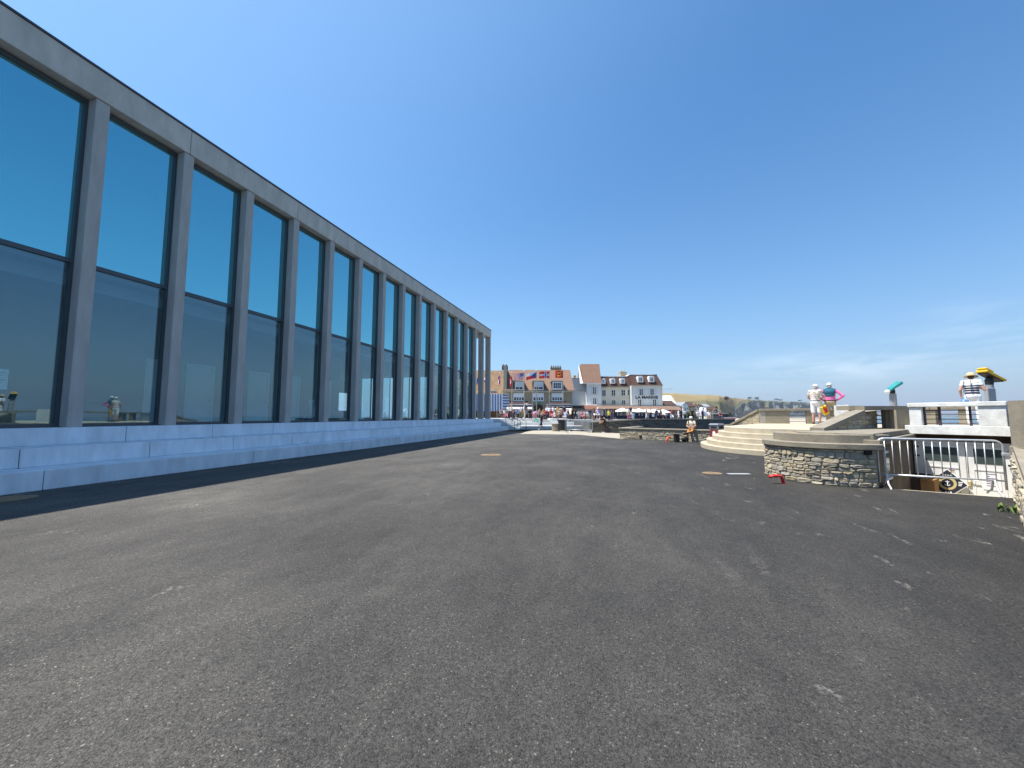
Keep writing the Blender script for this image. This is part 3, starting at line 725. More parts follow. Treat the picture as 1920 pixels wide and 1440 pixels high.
post(PC,PD,1797,1813,1.0,zt-.121,'post',M['block'])
for A,B in ((PA,PB),(PB,PC),(PC,PE)):
    t=(B-A); t.z=0; L_=t.length; t.normalize(); n=V((t.y,-t.x,0)); n = n if n.dot(V((0,-1,0)))>0 else -n
    Mx = PO @ Matrix.Translation((A.x,A.y,0)) @ Matrix(((t.x,-n.x,0,0),(t.y,-n.y,0,0),(0,0,1,0),(0,0,0,1)))
    b=MB(Mx); b.bbox(.003,L_-.003,-.06,.42,zt-.12,zt,.015); b.build('cap', M['coping'], par)
    for k in range(4):
        b=MB(Mx); b.tube((0,.18,1.33+.125*k),(L_,.18,1.33+.125*k),.016,n=6); b.build('rail', M['white'], par)

# ramp wall: slanting capstone over dark rubble, then a level beam to the white parapet
ramp_w = thing('ramp_wall', 'slanting stone ramp wall with a smooth beige capstone above the round planter', 'ramp wall', N1)
RO = Matrix.Translation(-N1)
N3, F3 = at(1704,766,12.25), at(1704,766,12.8)
def z_(p, z): return V((p.x,p.y,z))
b = MB(RO)
dn = .13
quad = [N1,N2,F2,F1]
vs = [p+V((0,0,0)) for p in quad]+[p-V((0,0,dn)) for p in quad]
b.add(vs, [(0,1,2,3),(7,6,5,4),(0,4,5,1),(1,5,6,2),(2,6,7,3),(3,7,4,0)]); b.build('capstone', M['coping'], ramp_w)
b = MB(RO); G = z_(N2,1.79)
e1,e2 = (N2-N1).normalized(), None
beam = [z_(along(N2,F2,.03),0), z_(N3,0), z_(F3,0), z_(along(N2,F2,.97),0)]
b.prism([(p.x,p.y) for p in beam], 1.792, 1.915); b.build('level_beam', M['coping'], ramp_w)
nn = (N2-N1); nn.z=0; lenr = nn.length; nn.normalize(); nout = V((nn.y,-nn.x,0)); nout = nout if nout.dot(V((0,-1,0)))>0 else -nout
W0 = z_(N1,0)-nout*.06; ll = pmark(1644, W0, W0+nn); Wend = W0+nn*ll
def rslope(s_): return min(N1.z-.135+(N2.z-N1.z)*s_/lenr, 1.785)
b = MB(RO); b.slab([W0+V((0,0,1.0)),Wend+V((0,0,1.0)),Wend+V((0,0,1.785)),W0+nn*lenr+V((0,0,N2.z-.135)),W0+V((0,0,N1.z-.135))], -nout*.3); b.build('wall_core', M['mortar'], ramp_w)
b = MB(RO); b.stones(lambda s_,z,o_: W0+nn*s_+V((0,0,z))+nout*o_, ll, 1.0, 1.8, 5, .12,.2,.25,.6,.03, top=rslope); b.build('rubble_facing', M['stone'], ramp_w)
def rpost(p0,p1,d,z0,z1,nm,m,th=.4):
    a,c = z_(at(p0,780,d),0), z_(at(p1,780,d),0); e=(c-a).normalized(); n=V((-e.y,e.x,0))
    b=MB(RO); b.prism([(q.x,q.y) for q in (a,c,c+n*th,a+n*th)], z0, z1); return b.build(nm, m, ramp_w)
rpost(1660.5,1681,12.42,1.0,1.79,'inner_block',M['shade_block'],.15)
rpost(1681,1705,12.2,1.0,1.79,'end_post',M['block'],.5)
for k in range(4):
    b=MB(RO); b.tube(at(1642,780,12.6)*1.0-V((0,0,HC))+V((0,0,1.36+.125*k)), at(1664,780,12.6)-V((0,0,HC))+V((0,0,1.36+.125*k)), .013, n=6); b.build('rail', M['rust'], ramp_w)
b = MB(); q=[at(1573,780,14.6),at(1592,780,14.0),at(1622,780,13.4)]
b.prism([(p.x,p.y) for p in (q[0],q[1],q[1]+W(.25,.5),q[0]+W(.25,.5))], 1.2, 2.005)
tag(b.build('white_wall_stub', M['white_paint']), 'short bright white wall stub behind the upper end of the slanting ramp wall', 'wall')
b = MB(); p=at(1593,780,12.75); e=(at(1622,780,12.55)-p); e.z=0
b.prism([(v.x,v.y) for v in (z_(p,0),z_(p,0)+e,z_(p,0)+e+W(0,.5),z_(p,0)+W(0,.5))], 1.792, 1.93); tag(b.build('cap_block', M['block']), 'small beige block crowning the top of the slanting capstone', 'stone block')

# white parapet over the sunken entrance
wp = thing('white_parapet', 'weathered white parapet with a railed opening above the sunken doors', 'parapet wall', Wl)
LW = (Wr-Wl).length
WMx = Matrix(((tW.x,nW.x,0,0),(tW.y,nW.y,0,0),(0,0,1,0),(0,0,0,1)))      # local: x along, y inwards
def wm(): return MB(WMx)
def xs(px): return pmark(px,Wl,Wr)*LW
o1,o2 = xs(1728), xs(1834.5); zS, zC = 1.325, 1.865
b=wm(); b.bbox(0.0,o1,.0,.34,zS,zC,.008); b.build('side_panel', M['white_paint'], wp)
b=wm(); b.bbox(o2,LW,.0,.34,zS,zC,.008); b.build('side_panel', M['white_paint'], wp)
b=wm(); b.bbox(-.02,LW+.02,-.04,.40,zC+.002,1.985,.012); b.build('cap', M['white_paint'], wp)
b=wm(); b.bbox(-.12,LW+.04,-.012,1.02,1.07,zS-.002,.01); b.build('edge_beam', M['white_paint'], wp)
for p0,p1 in ((1728,1731.5),(1755.5,1760),(1813.5,1817.5)):
    b=wm(); b.box(xs(p0),xs(p1),.12,.18,zS-.001 if p0>1730 else zS,zC); b.build('rail_post', M['rust'], wp)
for k in range(4):
    b=wm(); b.tube((o1,.15,zS+.06+.125*k),(o2,.15,zS+.06+.125*k),.011,n=6); b.build('rail', M['rust'], wp)

# sunken entrance: soffit, side wall and double doors
ent = thing('sunken_entrance', 'grey concrete recess with a small window below the white parapet', 'building', Wl)
b=wm(); b.box(-.9,LW+.6,.31,.6,.88,1.068); b.build('lintel', M['wood_dark'], ent)
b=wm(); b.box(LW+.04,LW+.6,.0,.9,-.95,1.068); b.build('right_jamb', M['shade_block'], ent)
b=wm(); b.tube((xs(1797),.27,.985),(xs(1797),.31,.985),.04,n=12); b.build('ceiling_lamp', M['black'], ent)
# side wall runs from the planter back to the doors
sA, sB = z_(at(1638,780,8.98),0), z_(Wl+nW*.34-tW*.10,0)
ts=(sB-sA); LS=ts.length; ts.normalize(); ns=V((ts.y,-ts.x,0)); ns = ns if ns.dot(tW)>0 else -ns
SMx = Matrix.Translation(sA-Wl) @ Matrix(((ts.x,-ns.x,0,0),(ts.y,-ns.y,0,0),(0,0,1,0),(0,0,0,1)))
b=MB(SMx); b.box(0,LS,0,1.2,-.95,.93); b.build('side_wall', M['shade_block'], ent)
b=MB(SMx); b.bbox(-.1,LS+.1,-.1,1.4,.932,1.06,.012); b.build('side_coping', M['coping'], ent)
b=MB(SMx); b.bbox(.0,LS-.1,.02,1.5,1.062,1.2,.012); b.build('upper_coping', M['coping'], ent)
b=MB(SMx); b.box(.75,1.25,-.02,-.001,.15,.75); b.build('window', M['doorin'], ent)
b=MB(SMx); b.box(.80,1.20,-.03,-.021,.20,.70); b.build('window_pane', M['win_dark'], ent)
b=MB(SMx); b.box(.70,1.30,-.06,-.001,.08,.13); b.build('window_sill', M['doorin'], ent)
dr = thing('double_door', 'white double door with two dark glazed lights at the foot of the sunken entrance', 'door', z_(Wl,0))
DY=.26
x0,xm,x1 = xs(1714)-.14, xs(1797), LW+.03
b=wm(); b.box(x0,x0+.07,DY-.06,DY+.05,-.95,.875); b.box(x1-.07,x1,DY-.06,DY+.05,-.95,.875); b.box(x0+.071,x1-.071,DY-.06,DY+.05,.80,.875)
b.build('door_frame', M['door_white'], dr)
for a,c in ((x0+.075,xm-.006),(xm+.006,x1-.075)):
    b=wm(); b.bbox(a,c,DY-.03,DY+.03,-.94,.795,.006)
    b.box(a+.14,c-.14,DY-.046,DY-.031,.12,.16); 
    for q in (a+.12,c-.14): b.box(q,q+.02,DY-.040,DY-.031,-.8,.119)
    lf=b.build('door_leaf', M['door_white'], dr)
    b=wm(); b.box(a+.15,c-.15,DY-.038,DY-.0305,.30,.70); b.build('glazed_light', M['door_glass'], lf)
b=wm(); b.tube((xm+.07,DY-.09,-.16),(xm+.07,DY-.03,-.16),.012); b.tube((xm+.07,DY-.09,-.16),(xm+.22,DY-.09,-.16),.012); b.build('door_handle', M['galv'], dr)
b=wm(); b.bbox(xm+.0,xm+.07,DY-.07,DY-.031,-.34,-.2,.01); b.build('padlock', M['gold'], dr)
b=wm()
for z in (.66,.40): b.box(x0+.02,x0+.12,DY-.075,DY-.061,z,z+.05)
b.build('hinge', M['black'], dr)
b=wm()
for z in (.62,.28): b.box(x1-.14,x1-.02,DY-.075,DY-.061,z,z+.05)
b.build('hinge', M['black'], dr)
Dz = Matrix.Translation(z_(Wl,0)) @ WMx
b=MB(Dz); a=xs(1762.5); b.box(a,a+.13,DY-.04,DY-.034,-.06,.09); b.mi=1; b.box(a+.01,a+.12,DY-.043,DY-.0405,-.02,.05); b.mi=2; b.box(a+.005,a+.125,DY-.043,DY-.0405,.055,.085)
tag(b.build('door_sticker',[M['white'],M['gold'],CLOTH['purple']]), 'small yellow and purple sticker on the left leaf of the white door', 'sticker')
b=MB(Dz); a=xs(1838); b.box(a-.13,a+.2,DY-.042,DY-.036,-.38,.08); b.mi=1
for i,(q,wd) in enumerate(((.03,.2),(-.03,.07),(-.08,.2),(-.17,.15),(-.22,.11),(-.28,.18))): b.box(a-.06,a-.06+wd,DY-.0445,DY-.0425,q,q+.018)
tag(b.build('door_poster',[M['white'],CLOTH['purple']]), 'white notice with lines of small print on the right leaf of the door', 'notice')
# diamond sign leaning in the recess, crate beside it
ds = thing('diamond_sign', 'black diamond-shaped sign with a gold ring and anchor leaning on the white door', 'sign')
ds.location = Dz @ V((xs(1762),DY-.13,-.31)); ds.rotation_euler = (R(0),0,math.atan2(tW.y,tW.x))
b=MB(Matrix.Rotation(R(-8),4,'X')); h_=.41
b.slab([(h_,0,0),(0,0,h_),(-h_,0,0),(0,0,-h_)],(0,.02,0)); b.build('board', M['door_white'], ds)
b=MB(Matrix.Rotation(R(-8),4,'X')); h2=.38
b.slab([(h2,-.004,0),(0,-.004,h2),(-h2,-.004,0),(0,-.004,-h2)],(0,-.004,0)); b.build('face', M['sign_navy'], ds)
b=MB(Matrix.Rotation(R(-8),4,'X') @ Matrix.Rotation(R(90),4,'X'))
b.lathe([(.125,.010),(.185,.010),(.185,.013),(.125,.013),(.125,.010)],n=28); b.build('ring', M['gold'], ds)
b=MB(Matrix.Rotation(R(-8),4,'X')); 
b.box(-.01,.01,-.014,-.0105,-.07,.07); b.box(-.04,.04,-.014,-.0105,.035,.05)
b.path([(-.055,-.012,-.03),(-.035,-.012,-.06),(0,-.012,-.072),(.035,-.012,-.06),(.055,-.012,-.03)],.008,6); b.build('anchor', M['white'], ds)
b=MB(Matrix.Rotation(R(-8),4,'X'))
for i,z in enumerate((.045,.0,-.04)): b.box(.215,.215+.085-.012*i,-.013,-.0095,z,z+.022)
for x in (-.05,0.,.05): b.box(x,x+.028,-.013,-.0095,-.265,-.225)
for x in (-.1,-.05,0,.05): b.box(x,x+.03,-.013,-.0095,.215,.235)
b.build('lettering', M['white'], ds)
b=MB(Dz @ Matrix.Translation((xs(1720),-.52,-.95)) @ Matrix.Rotation(R(6),4,'Z'))
b.box(.12,.40,0,.4,0,.76); b.box(.13,.39,-.06,-.002,.74,.755); b.mi=1; b.box(-.35,.118,.02,.38,.0,.74)
tag(b.build('cardboard_box',[M['cardboard'],M['wood_dark']]), 'open brown cardboard box down in the recess beside the diamond sign', 'box')
b=MB(Dz); b.box(-.15,xs(1757),-.08,.05,-.19,-.09)
tag(b.build('plank', M['wood_dark']), 'dark brown board lying across the recess above the cardboard box', 'board')
b=MB(Dz); b.tube((LW-.18,.2,-.9),(LW+.06,.45,.2),.016,n=8)
tag(b.build('prop_pole', mat('mauve_pole',(.30,.20,.21),.6)), 'thin mauve pole leaning at the right of the white door', 'pole')

# rubble wall along the right edge of the square: high concrete block at the far end, slanting capstone towards the viewer
rw = thing('side_wall', 'rubble side wall with a slanting capstone and a tall concrete block at the right edge of the square', 'wall', (7.4,10.07,0))
a0,a1 = V((7.43,10.12,0)), V((2.72,3.40,0)); tr_=(a1-a0); Lr=tr_.length; tr_.normalize(); nr_=V((tr_.y,-tr_.x,0)); nr_ = nr_ if nr_.dot(V((-1,0,0)))>0 else -nr_
RM = Matrix.Translation(a0-V((7.4,10.07,0))) @ Matrix(((tr_.x,nr_.x,0,0),(tr_.y,nr_.y,0,0),(0,0,1,0),(0,0,0,1)))
def rtop(s_): return .90-.78*s_/Lr
b=MB(RM); b.slab([(0,-.012,.001),(Lr,-.012,.001),(Lr,-.012,rtop(Lr)),(0,-.012,rtop(0))],(0,-.6,0)); b.build('wall_core', M['mortar'], rw)
b=MB(RM); b.stones(lambda s_,z,o_:V((s_,o_-.01,z)), Lr, 0, .93, 21, .10,.2,.2,.5,.045, top=lambda q: rtop(q)-.005); b.build('rubble_facing', M['stone'], rw)
b=MB(RM); b.slab([(0,-.03,rtop(0)+.002),(Lr,-.03,rtop(Lr)+.002),(Lr,-.03,rtop(Lr)+.11),(0,-.03,rtop(0)+.11)],(0,-.7,0)); b.build('capstone', M['coping'], rw)
q0=V((7.43,10.12,0))-nr_*.02; ru=W(1,0); fu=W(0,1)
for nm_,m_,pts_,z0_,z1_ in (('concrete_block','block',((0,0),(-.64,-1.6),(2,-1.6),(4,2.2),(2.85,2.2)),1.0,1.90),('block_base','coping',((-.06,0),(-.71,-1.62),(2,-1.62),(3.9,2),(2.8,2)),.60,.998),('block_foot','mortar',((.02,0),(-.6,-1.55),(2,-1.55),(3.9,2),(2.87,2)),-.95,.599)):
    b=MB(Matrix.Translation(-V((7.4,10.07,0)))); b.prism([((q0+ru*i_+fu*j_).x,(q0+ru*i_+fu*j_).y) for i_,j_ in pts_], z0_, z1_); b.build(nm_, M[m_], rw)
b=MB(); g=random.Random(3)
for i in range(26):
    p=V((g.uniform(-.16,.16),g.uniform(-.16,.16),.0)); l=g.uniform(.05,.15); a=g.uniform(0,6.28); e=V((math.cos(a),math.sin(a),0)); s_=V((-e.y,e.x,0))*g.uniform(.012,.03)
    q=p+e*l*.6+V((0,0,l)); m_=p+e*l*.35+V((0,0,l*.75)); b.add([p,m_+s_,q,m_-s_],[(0,1,2,3)])
tag(b.build('weed', mat('weed_green',(.12,.19,.03),.7,.3,8), loc=gnd(1908,962)-V((.05,.05,0))), 'tuft of green weed at the foot of the rubble wall', 'plant')

# round planter of rubble with two stone copings
dc = V((5.31,12.12,0)); DRr=1.45
pl = thing('round_planter', 'round rubble stone planter with two smooth copings and dry soil on top', 'planter', dc)
b=MB(); b.lathe([(DRr-.012,.001),(DRr-.012,.84)],n=72,ang0=1.7,ang1=4.87); b.build('wall_core', M['mortar'], pl)
b=MB(); b.stones(lambda s_,z,o_: V(((DRr+o_-.01)*math.cos(2.2+s_/DRr),(DRr+o_-.01)*math.sin(2.2+s_/DRr),z)), DRr*2.66, .0, .835, 33, .07,.15,.10,.34,.05); b.build('rubble_facing', M['stone'], pl)
b=MB(); b.lathe([(1.1,.836),(1.50,.836),(1.52,.85),(1.52,.955),(1.50,.97),(1.1,.97),(1.1,.836)],n=72,ang0=1.7,ang1=4.93); b.build('lower_coping', M['coping'], pl, smooth=False)
b=MB(); b.lathe([(1.0,.972),(1.25,.972),(1.25,1.155),(1.235,1.17),(1.02,1.17),(1.0,1.155),(1.0,.972)],n=72,ang0=1.7,ang1=5.3); b.build('upper_coping', M['coping'], pl)
b=MB(); g=random.Random(5); n=14; vs=[(0,0,1.17)]; fs=[]
for i in range(1,9):
    for j in range(36): vs.append((1.005*i/8*math.cos(j*math.pi/18),1.005*i/8*math.sin(j*math.pi/18),1.14+g.uniform(-.02,.035)))
for j in range(36): fs.append((0,1+j,1+(j+1)%36))
for i in range(7):
    for j in range(36): fs.append((1+i*36+j,1+i*36+(j+1)%36,1+(i+1)*36+(j+1)%36,1+(i+1)*36+j))
b.add(vs,fs); b.build('soil', M['soil'], pl, smooth=True)
pp=at(1590,849,9.6); b=MB(Matrix.Translation((0,0,0))); a_=math.atan2(pp.y-dc.y,pp.x-dc.x); 
b=MB(Matrix.Rotation(a_,4,'Z')); b.box(DRr-.05,DRr+.05,-.07,.07,.735,.83); b.build('drain_hole', M['dark'], pl)

# red elbow pipe and small bits on the square
def redpipe(name, p, rz, m, label, s_=1.):
    b=MB(Matrix.Scale(s_,4) @ Matrix.Scale(.8,4,(0,0,1))); b.path([(-.36,0,.30),(-.22,0,.335),(-.02,0,.33),(.05,0,.30),(.085,0,.2),(.12,0,.03)],[.055,.06,.06,.06,.055,.05],12); b.path([(.12,0,.03),(.125,0,.002)],[.075,.08],12); b.path([(-.385,0,.295),(-.35,0,.303)],[.07,.07],12)
    
    tag(b.build(name, m, loc=p, rotz=rz, smooth=True), label, 'pipe')
redpipe('elbow_pipe', gnd(1463,906.5), YAW+.1, M['red'], 'faded red elbow pipe standing on the asphalt before the round planter', .68)
redpipe('elbow_pipe', gnd(1252,828.5), YAW-2.4, M['orange'], 'orange elbow pipe on the ground by the low stone wall', 1.)

# ------------------------------------------------------------------ crowd barriers
def barrier_mesh(Lb=1.87, H=1.1, nb=14):
    b=MB(); r_=.02; cr=.13; zb=.30; pts=[]
    for cx,sg in ((-Lb/2+cr,-1),(Lb/2-cr,1)):
        for i in range(6):
            a=math.pi/2*(i/5); pts.append((cx+sg*cr*(math.cos(a) if sg<0 else math.sin(a)),0,H-cr+cr*(math.sin(a) if sg<0 else math.cos(a))))
    pts=[(-Lb/2,0,.12)]+pts+[(Lb/2,0,.12)]
    b.path(pts,r_,10); fr=b
    bars=MB()
    for i in range(nb):
        x=-Lb/2+Lb*(i+1)/(nb+1); bars.tube((x,0,zb),(x,0,H-.01),.009,n=8)
    lo_=MB(); lo_.tube((-Lb/2,0,zb),(Lb/2,0,zb),.018,n=10)
    foot=MB(); foot.path([(0,-.30,.0),(0,-.27,.03),(0,-.12,.10),(0,-.03,.30),(0,.03,.30),(0,.12,.10),(0,.27,.03),(0,.30,0)],.019,8)
    return fr,bars,lo_,foot
def make_barrier(label, loc, rz, m, **k):
    t=thing('crowd_barrier', label, 'barrier', loc, rz, 'crowd barriers')
    fr,ba,lo_,ft=barrier_mesh(**k); fr.build('frame',m,t,True); ba.build('upright_bars',m,t,True); lo_.build('bottom_rail',m,t,True)
    f=ft.build('foot',m,t,True); f.location=(-(k.get('Lb',1.87)/2-.12),0,0); g_=f.copy(); COL.objects.link(g_); g_.parent=t; g_.location=(k.get('Lb',1.87)/2-.16,0,0)
    return t
bl,br = z_(at(1640,780,8.95),0), z_(at(1874,780,8.0),0)
B1=make_barrier('bright galvanised crowd barrier standing in front of the sunken white doors', (bl+br)/2, math.atan2((br-bl).y,(br-bl).x), M['galv'], Lb=(br-bl).length)
b=MB(); Lb=(br-bl).length; b.bbox(Lb/2-.02,Lb/2+.22,-.03,.03,.80,.86,.006); b.build('hook_bracket', M['galv'], B1)
c_=z_(gnd(1088,811.5),0)
lab=['dull grey crowd barrier, nearest of the stack beside the black bin','dull grey crowd barrier in the middle of the stack beside the black bin','dull grey crowd barrier at the back of the stack beside the black bin']
for i in range(3):
    make_barrier(lab[i], c_+W(-.10*i,.16*i), YAW-.05, M['galv_dull'] if i else M['galv'], Lb=2.35, H=1.25, nb=19)

# ------------------------------------------------------------------ walls and bins in the middle distance
L0, L1 = V((0.0,29.35,0)), V((6.2,25.55,0)); Lb_=V((1.45,33.8,0))
lw = thing('low_stone_wall', 'low rubble wall with a smooth coping where a man sits', 'wall', L0)
tl=(L1-L0); LL=tl.length; tl.normalize(); nl=V((tl.y,-tl.x,0)); nl = nl if nl.dot(V((0,-1,0)))>0 else -nl
LM=Matrix(((tl.x,-nl.x,0,0),(tl.y,-nl.y,0,0),(0,0,1,0),(0,0,0,1)))
b=MB(LM); b.box(0.01,LL,.012,.42,.001,.67); b.build('wall_core', M['mortar'], lw)
b=MB(LM); b.stones(lambda s_,z,o_:V((s_,.01-o_,z)), LL, 0,.665, 44,.075,.13,.18,.5,.035); b.build('rubble_facing', M['stone'], lw)
b=MB(LM); b.bbox(-.06,LL,-.06,.5,.672,.77,.02); b.build('coping', M['coping'], lw)
b=MB(LM)
b.box(xx:=1.55,xx+.16,-.045,.0,.10,.27); b.build('drain_hole', M['dark'], lw)
tb=(Lb_-L0); LB=tb.length; tb.normalize(); nb_=V((-tb.y,tb.x,0))
BM=Matrix(((tb.x,-nb_.x,0,0),(tb.y,-nb_.y,0,0),(0,0,1,0),(0,0,0,1)))
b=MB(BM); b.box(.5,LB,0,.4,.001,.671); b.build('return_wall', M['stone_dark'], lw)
b=MB(BM); b.bbox(.5,LB,-.05,.46,.6725,.769,.02); b.build('return_coping', M['coping'], lw)

D0, D1, D2 = z_(at(1106,780,38.2),0), z_(at(1200,780,36.8),0), z_(at(1378,780,36.4),0)
dw = thing('retaining_wall', 'tall dark retaining wall with a pale coping below the upper street', 'wall', D0)
DO=Matrix.Translation(-D0)
def ztop(f): return .94+.31*min(1,f)
for A,B,za,zb in ((D0,D1,.94,1.24),(D1,D2,1.24,1.25)):
    t=(B-A).normalized(); n=V((-t.y,t.x,0))
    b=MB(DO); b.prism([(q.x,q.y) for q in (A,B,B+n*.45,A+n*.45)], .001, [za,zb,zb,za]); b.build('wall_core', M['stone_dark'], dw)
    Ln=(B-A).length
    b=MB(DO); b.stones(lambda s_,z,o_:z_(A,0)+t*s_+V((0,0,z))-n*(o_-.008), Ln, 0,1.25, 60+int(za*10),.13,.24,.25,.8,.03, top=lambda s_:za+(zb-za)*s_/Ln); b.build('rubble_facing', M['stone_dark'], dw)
    b=MB(DO); b.prism([(q.x,q.y) for q in (A-n*.07,B-n*.07,B+n*.52,A+n*.52)], [za+.001,zb+.001,zb+.001,za+.001], [za+.09,zb+.09,zb+.09,za+.09]); b.build('coping', M['coping'], dw)

rp_=z_(gnd(1042.5,808.5),0)
sp_=thing('round_stone_pillar', 'squat round rubble pillar with a pale flat cap left of the black bin', 'pillar', rp_)
b=MB(); b.lathe([(.42,.001),(.42,.72)],n=24); b.build('pillar_core', M['mortar'], sp_)
b=MB(); b.stones(lambda s_,z,o_:V(((.42+o_)*math.cos(s_/.42),(.42+o_)*math.sin(s_/.42),z)),.42*6.28,0,.72,8,.11,.17,.18,.4,.03); b.build('rubble_facing', M['stone'], sp_)
b=MB(); b.lathe([(.0,.722),(.48,.722),(.5,.74),(.5,.80),(.47,.82),(0,.83)],n=24); b.build('cap', M['paving'], sp_)
kb=thing('waste_container', 'black wheeled waste container with a lid between the stone pillar and the barriers', 'waste bin', z_(gnd(1054.5,808.6),0), YAW)
b=MB(); b.prism([(-.42,-.36),(.42,-.36),(.42,.36),(-.42,.36)],.12,1.08); b.build('body', M['black'], kb)
b=MB(); b.bbox(-.5,.5,-.44,.44,1.082,1.19,.03); b.build('lid', M['black'], kb)
b=MB(); b.tube((-.5,-.43,1.20),(.5,-.43,1.20),.03); b.build('lid_bar', M['bin_grey'], kb)
for s_ in (-1,1):
    b=MB(); b.tube((s_*.36-.04,.2,.1),(s_*.36+.04,.2,.1),.1,n=14); b.build('wheel', M['black'], kb)
    b=MB(); b.box(s_*.3-.02,s_*.3+.02,-.375,-.361,.15,1.0); b.build('rib', M['bin_grey'], kb)

# grey and red litter bin beside the curved steps
gb=z_(gnd(1343,831),0); gb=z_(at(1343,780,23.3),0)
lb=thing('litter_bin', 'square litter bin with a dark red body and grey hood beside the curved steps', 'litter bin', gb, YAW+R(28))
b=MB(); b.bbox(-.28,.28,-.28,.28,.02,.80,.03); b.build('body', M['bin_red'], lb)
b=MB(); b.bbox(-.29,.29,-.29,.29,.802,1.06,.03); b.prism([(-.31,-.31),(.31,-.31),(.31,.31),(-.31,.31)],1.058,1.09); b.add([(-.31,-.31,1.0905),(.31,-.31,1.0905),(.31,.31,1.0905),(-.31,.31,1.0905),(-.25,-.25,1.16),(.25,-.25,1.16),(.25,.25,1.16),(-.25,.25,1.16)],[(0,1,5,4),(1,2,6,5),(2,3,7,6),(3,0,4,7),(4,5,6,7)])
b.build('hood', M['bin_grey'], lb)
for r_ in range(4):
    Mx=Matrix.Rotation(r_*math.pi/2,4,'Z')
    b=MB(Mx); b.bbox(-.20,.20,-.297,-.285,.87,1.0,.004); b.build('opening', M['dark'], lb)
    b=MB(Mx @ Matrix.Rotation(R(90),4,'X')); b.lathe([(0,.281),(.095,.281),(.095,.287),(0,.287)],c=(0,.62,0),n=20); b.build('round_emblem', M['white'], lb)
# ------------------------------------------------------------------ buildings across the upper street
class SB(MB):
    """shapes given in street coordinates, relative to a thing placed at (u0,d0)"""
    pass
def sthing(name, label, cat, px, d, z=1.0, group=None):
    t = thing(name, label, cat, W(U(px,d), d, z), YAW, group); t['_u']=U(px,d); t['_d']=d; t['_z']=z
    return t
def sm(t): return MB(Matrix.Translation((-t['_u'],-t['_d'],-t['_z'])))

def window(t, px0, px1, py0, py1, d, leaves=2, rows=3, name='window', glassm='win_dark', deep=.0, frame='white', mull=.05, fr=.07, sill=True):
    """framed casement: frame with mullions, pane behind, sill"""
    u0,u1,z0,z1 = U(px0,d),U(px1,d),Z(py1,d),Z(py0,d)
    b=sm(t); f0,f1=d-.06-deep,d+.02-deep
    b.box(u0,u0+fr,f0,f1,z0,z1); b.box(u1-fr,u1,f0,f1,z0,z1); b.box(u0+fr+.001,u1-fr-.001,f0,f1,z0,z0+fr); b.box(u0+fr+.001,u1-fr-.001,f0,f1,z1-fr,z1)
    iu=(u1-u0-2*fr)/leaves
    for i in range(1,leaves): b.box(u0+fr+iu*i-mull*.8,u0+fr+iu*i+mull*.8,f0+.002,f1-.002,z0+fr+.001,z1-fr-.001)
    for i in range(1,rows):
        z=z0+fr+(z1-z0-2*fr)*i/rows
        b.box(u0+fr+.001,u1-fr-.001,f0+.012,f1-.01,z-.014,z+.014)
    w_=b.build(name, M[frame], t)
    b=sm(t); b.box(u0+fr*.5,u1-fr*.5,f1-.03,f1-.012,z0+fr*.5,z1-fr*.5); b.build('pane', M[glassm], w_)
    if sill:
        b=sm(t); b.box(u0-.08,u1+.08,f0-.10,f1,z0-.09,z0-.002); b.build('sill', M['band'], w_)
    return w_
def shutters(t, px0, px1, py0, py1, d):
    u0,u1,z0,z1=U(px0,d),U(px1,d),Z(py1,d),Z(py0,d); w_=(u1-u0)*.52
    for a in (u0-w_-.04,u1+.04):
        b=sm(t); b.bbox(a,a+w_,d-.055,d-.003,z0,z1,.008)
        for i in range(9):
            z=z0+.12+(z1-z0-.24)*i/9; b.box(a+.06,a+w_-.06,d-.066,d-.056,z,z+.05)
        b.build('shutter', M['shutter'], t)

# --- stone house with three dormers
HD=78.
sh=sthing('stone_house','stone house with a brown tiled roof, three dormers and two dark shop awnings','house',1010,HD)
u0,u1=U(947,HD),U(1073.5,HD); ze=Z(733.5,HD); zr=Z(695.8,84.)
b=sm(sh); b.box(u0,u1,HD,HD+11.8,.9,ze); b.build('wall', M['house_stone'], sh)
b=sm(sh); ur=U(1070,84.)
b.slab([(u0-.2,HD-.45,ze+.06),(u1+.35,HD-.45,ze+.06),(ur,84.,zr),(u0-.2,84.,zr)],(0,.12,.22)); b.slab([(u0-.2,90.2,ze+.06),(u1+.35,90.2,ze+.06),(ur,84.13,zr),(u0-.2,84.13,zr)],(0,-.02,.24))
b.add([(u1+.1,HD+.1,ze),(u1+.1,89.7,ze),(ur-.1,84.05,zr-.2)],[(0,1,2)])
rf=b.build('roof', M['tile'], sh)
b=sm(sh); b.box(u0-.15,u1+.25,HD-.42,HD-.002,ze-.24,ze+.04); b.build('eaves_band', M['band'], sh)
cu=U(1043,85.5); b=sm(sh); b.box(cu-1.15,cu+1.15,85,85.9,zr-.6,zr+.75); b.box(cu-1.25,cu+1.25,84.9,86,zr+.751,zr+.9)
ch=b.build('chimney', M['house_stone'], rf)
b=sm(sh)
for i in range(5): b.tube((cu-.95+.475*i,85.45,zr+.9),(cu-.95+.475*i,85.45,zr+1.35),.14,.11,8)
b.build('chimney_pots', M['tile_dark'], rf)
def slope_d(z): return HD-.45+(z-ze-.06)/(zr-ze-.06)*(84-HD+.45)
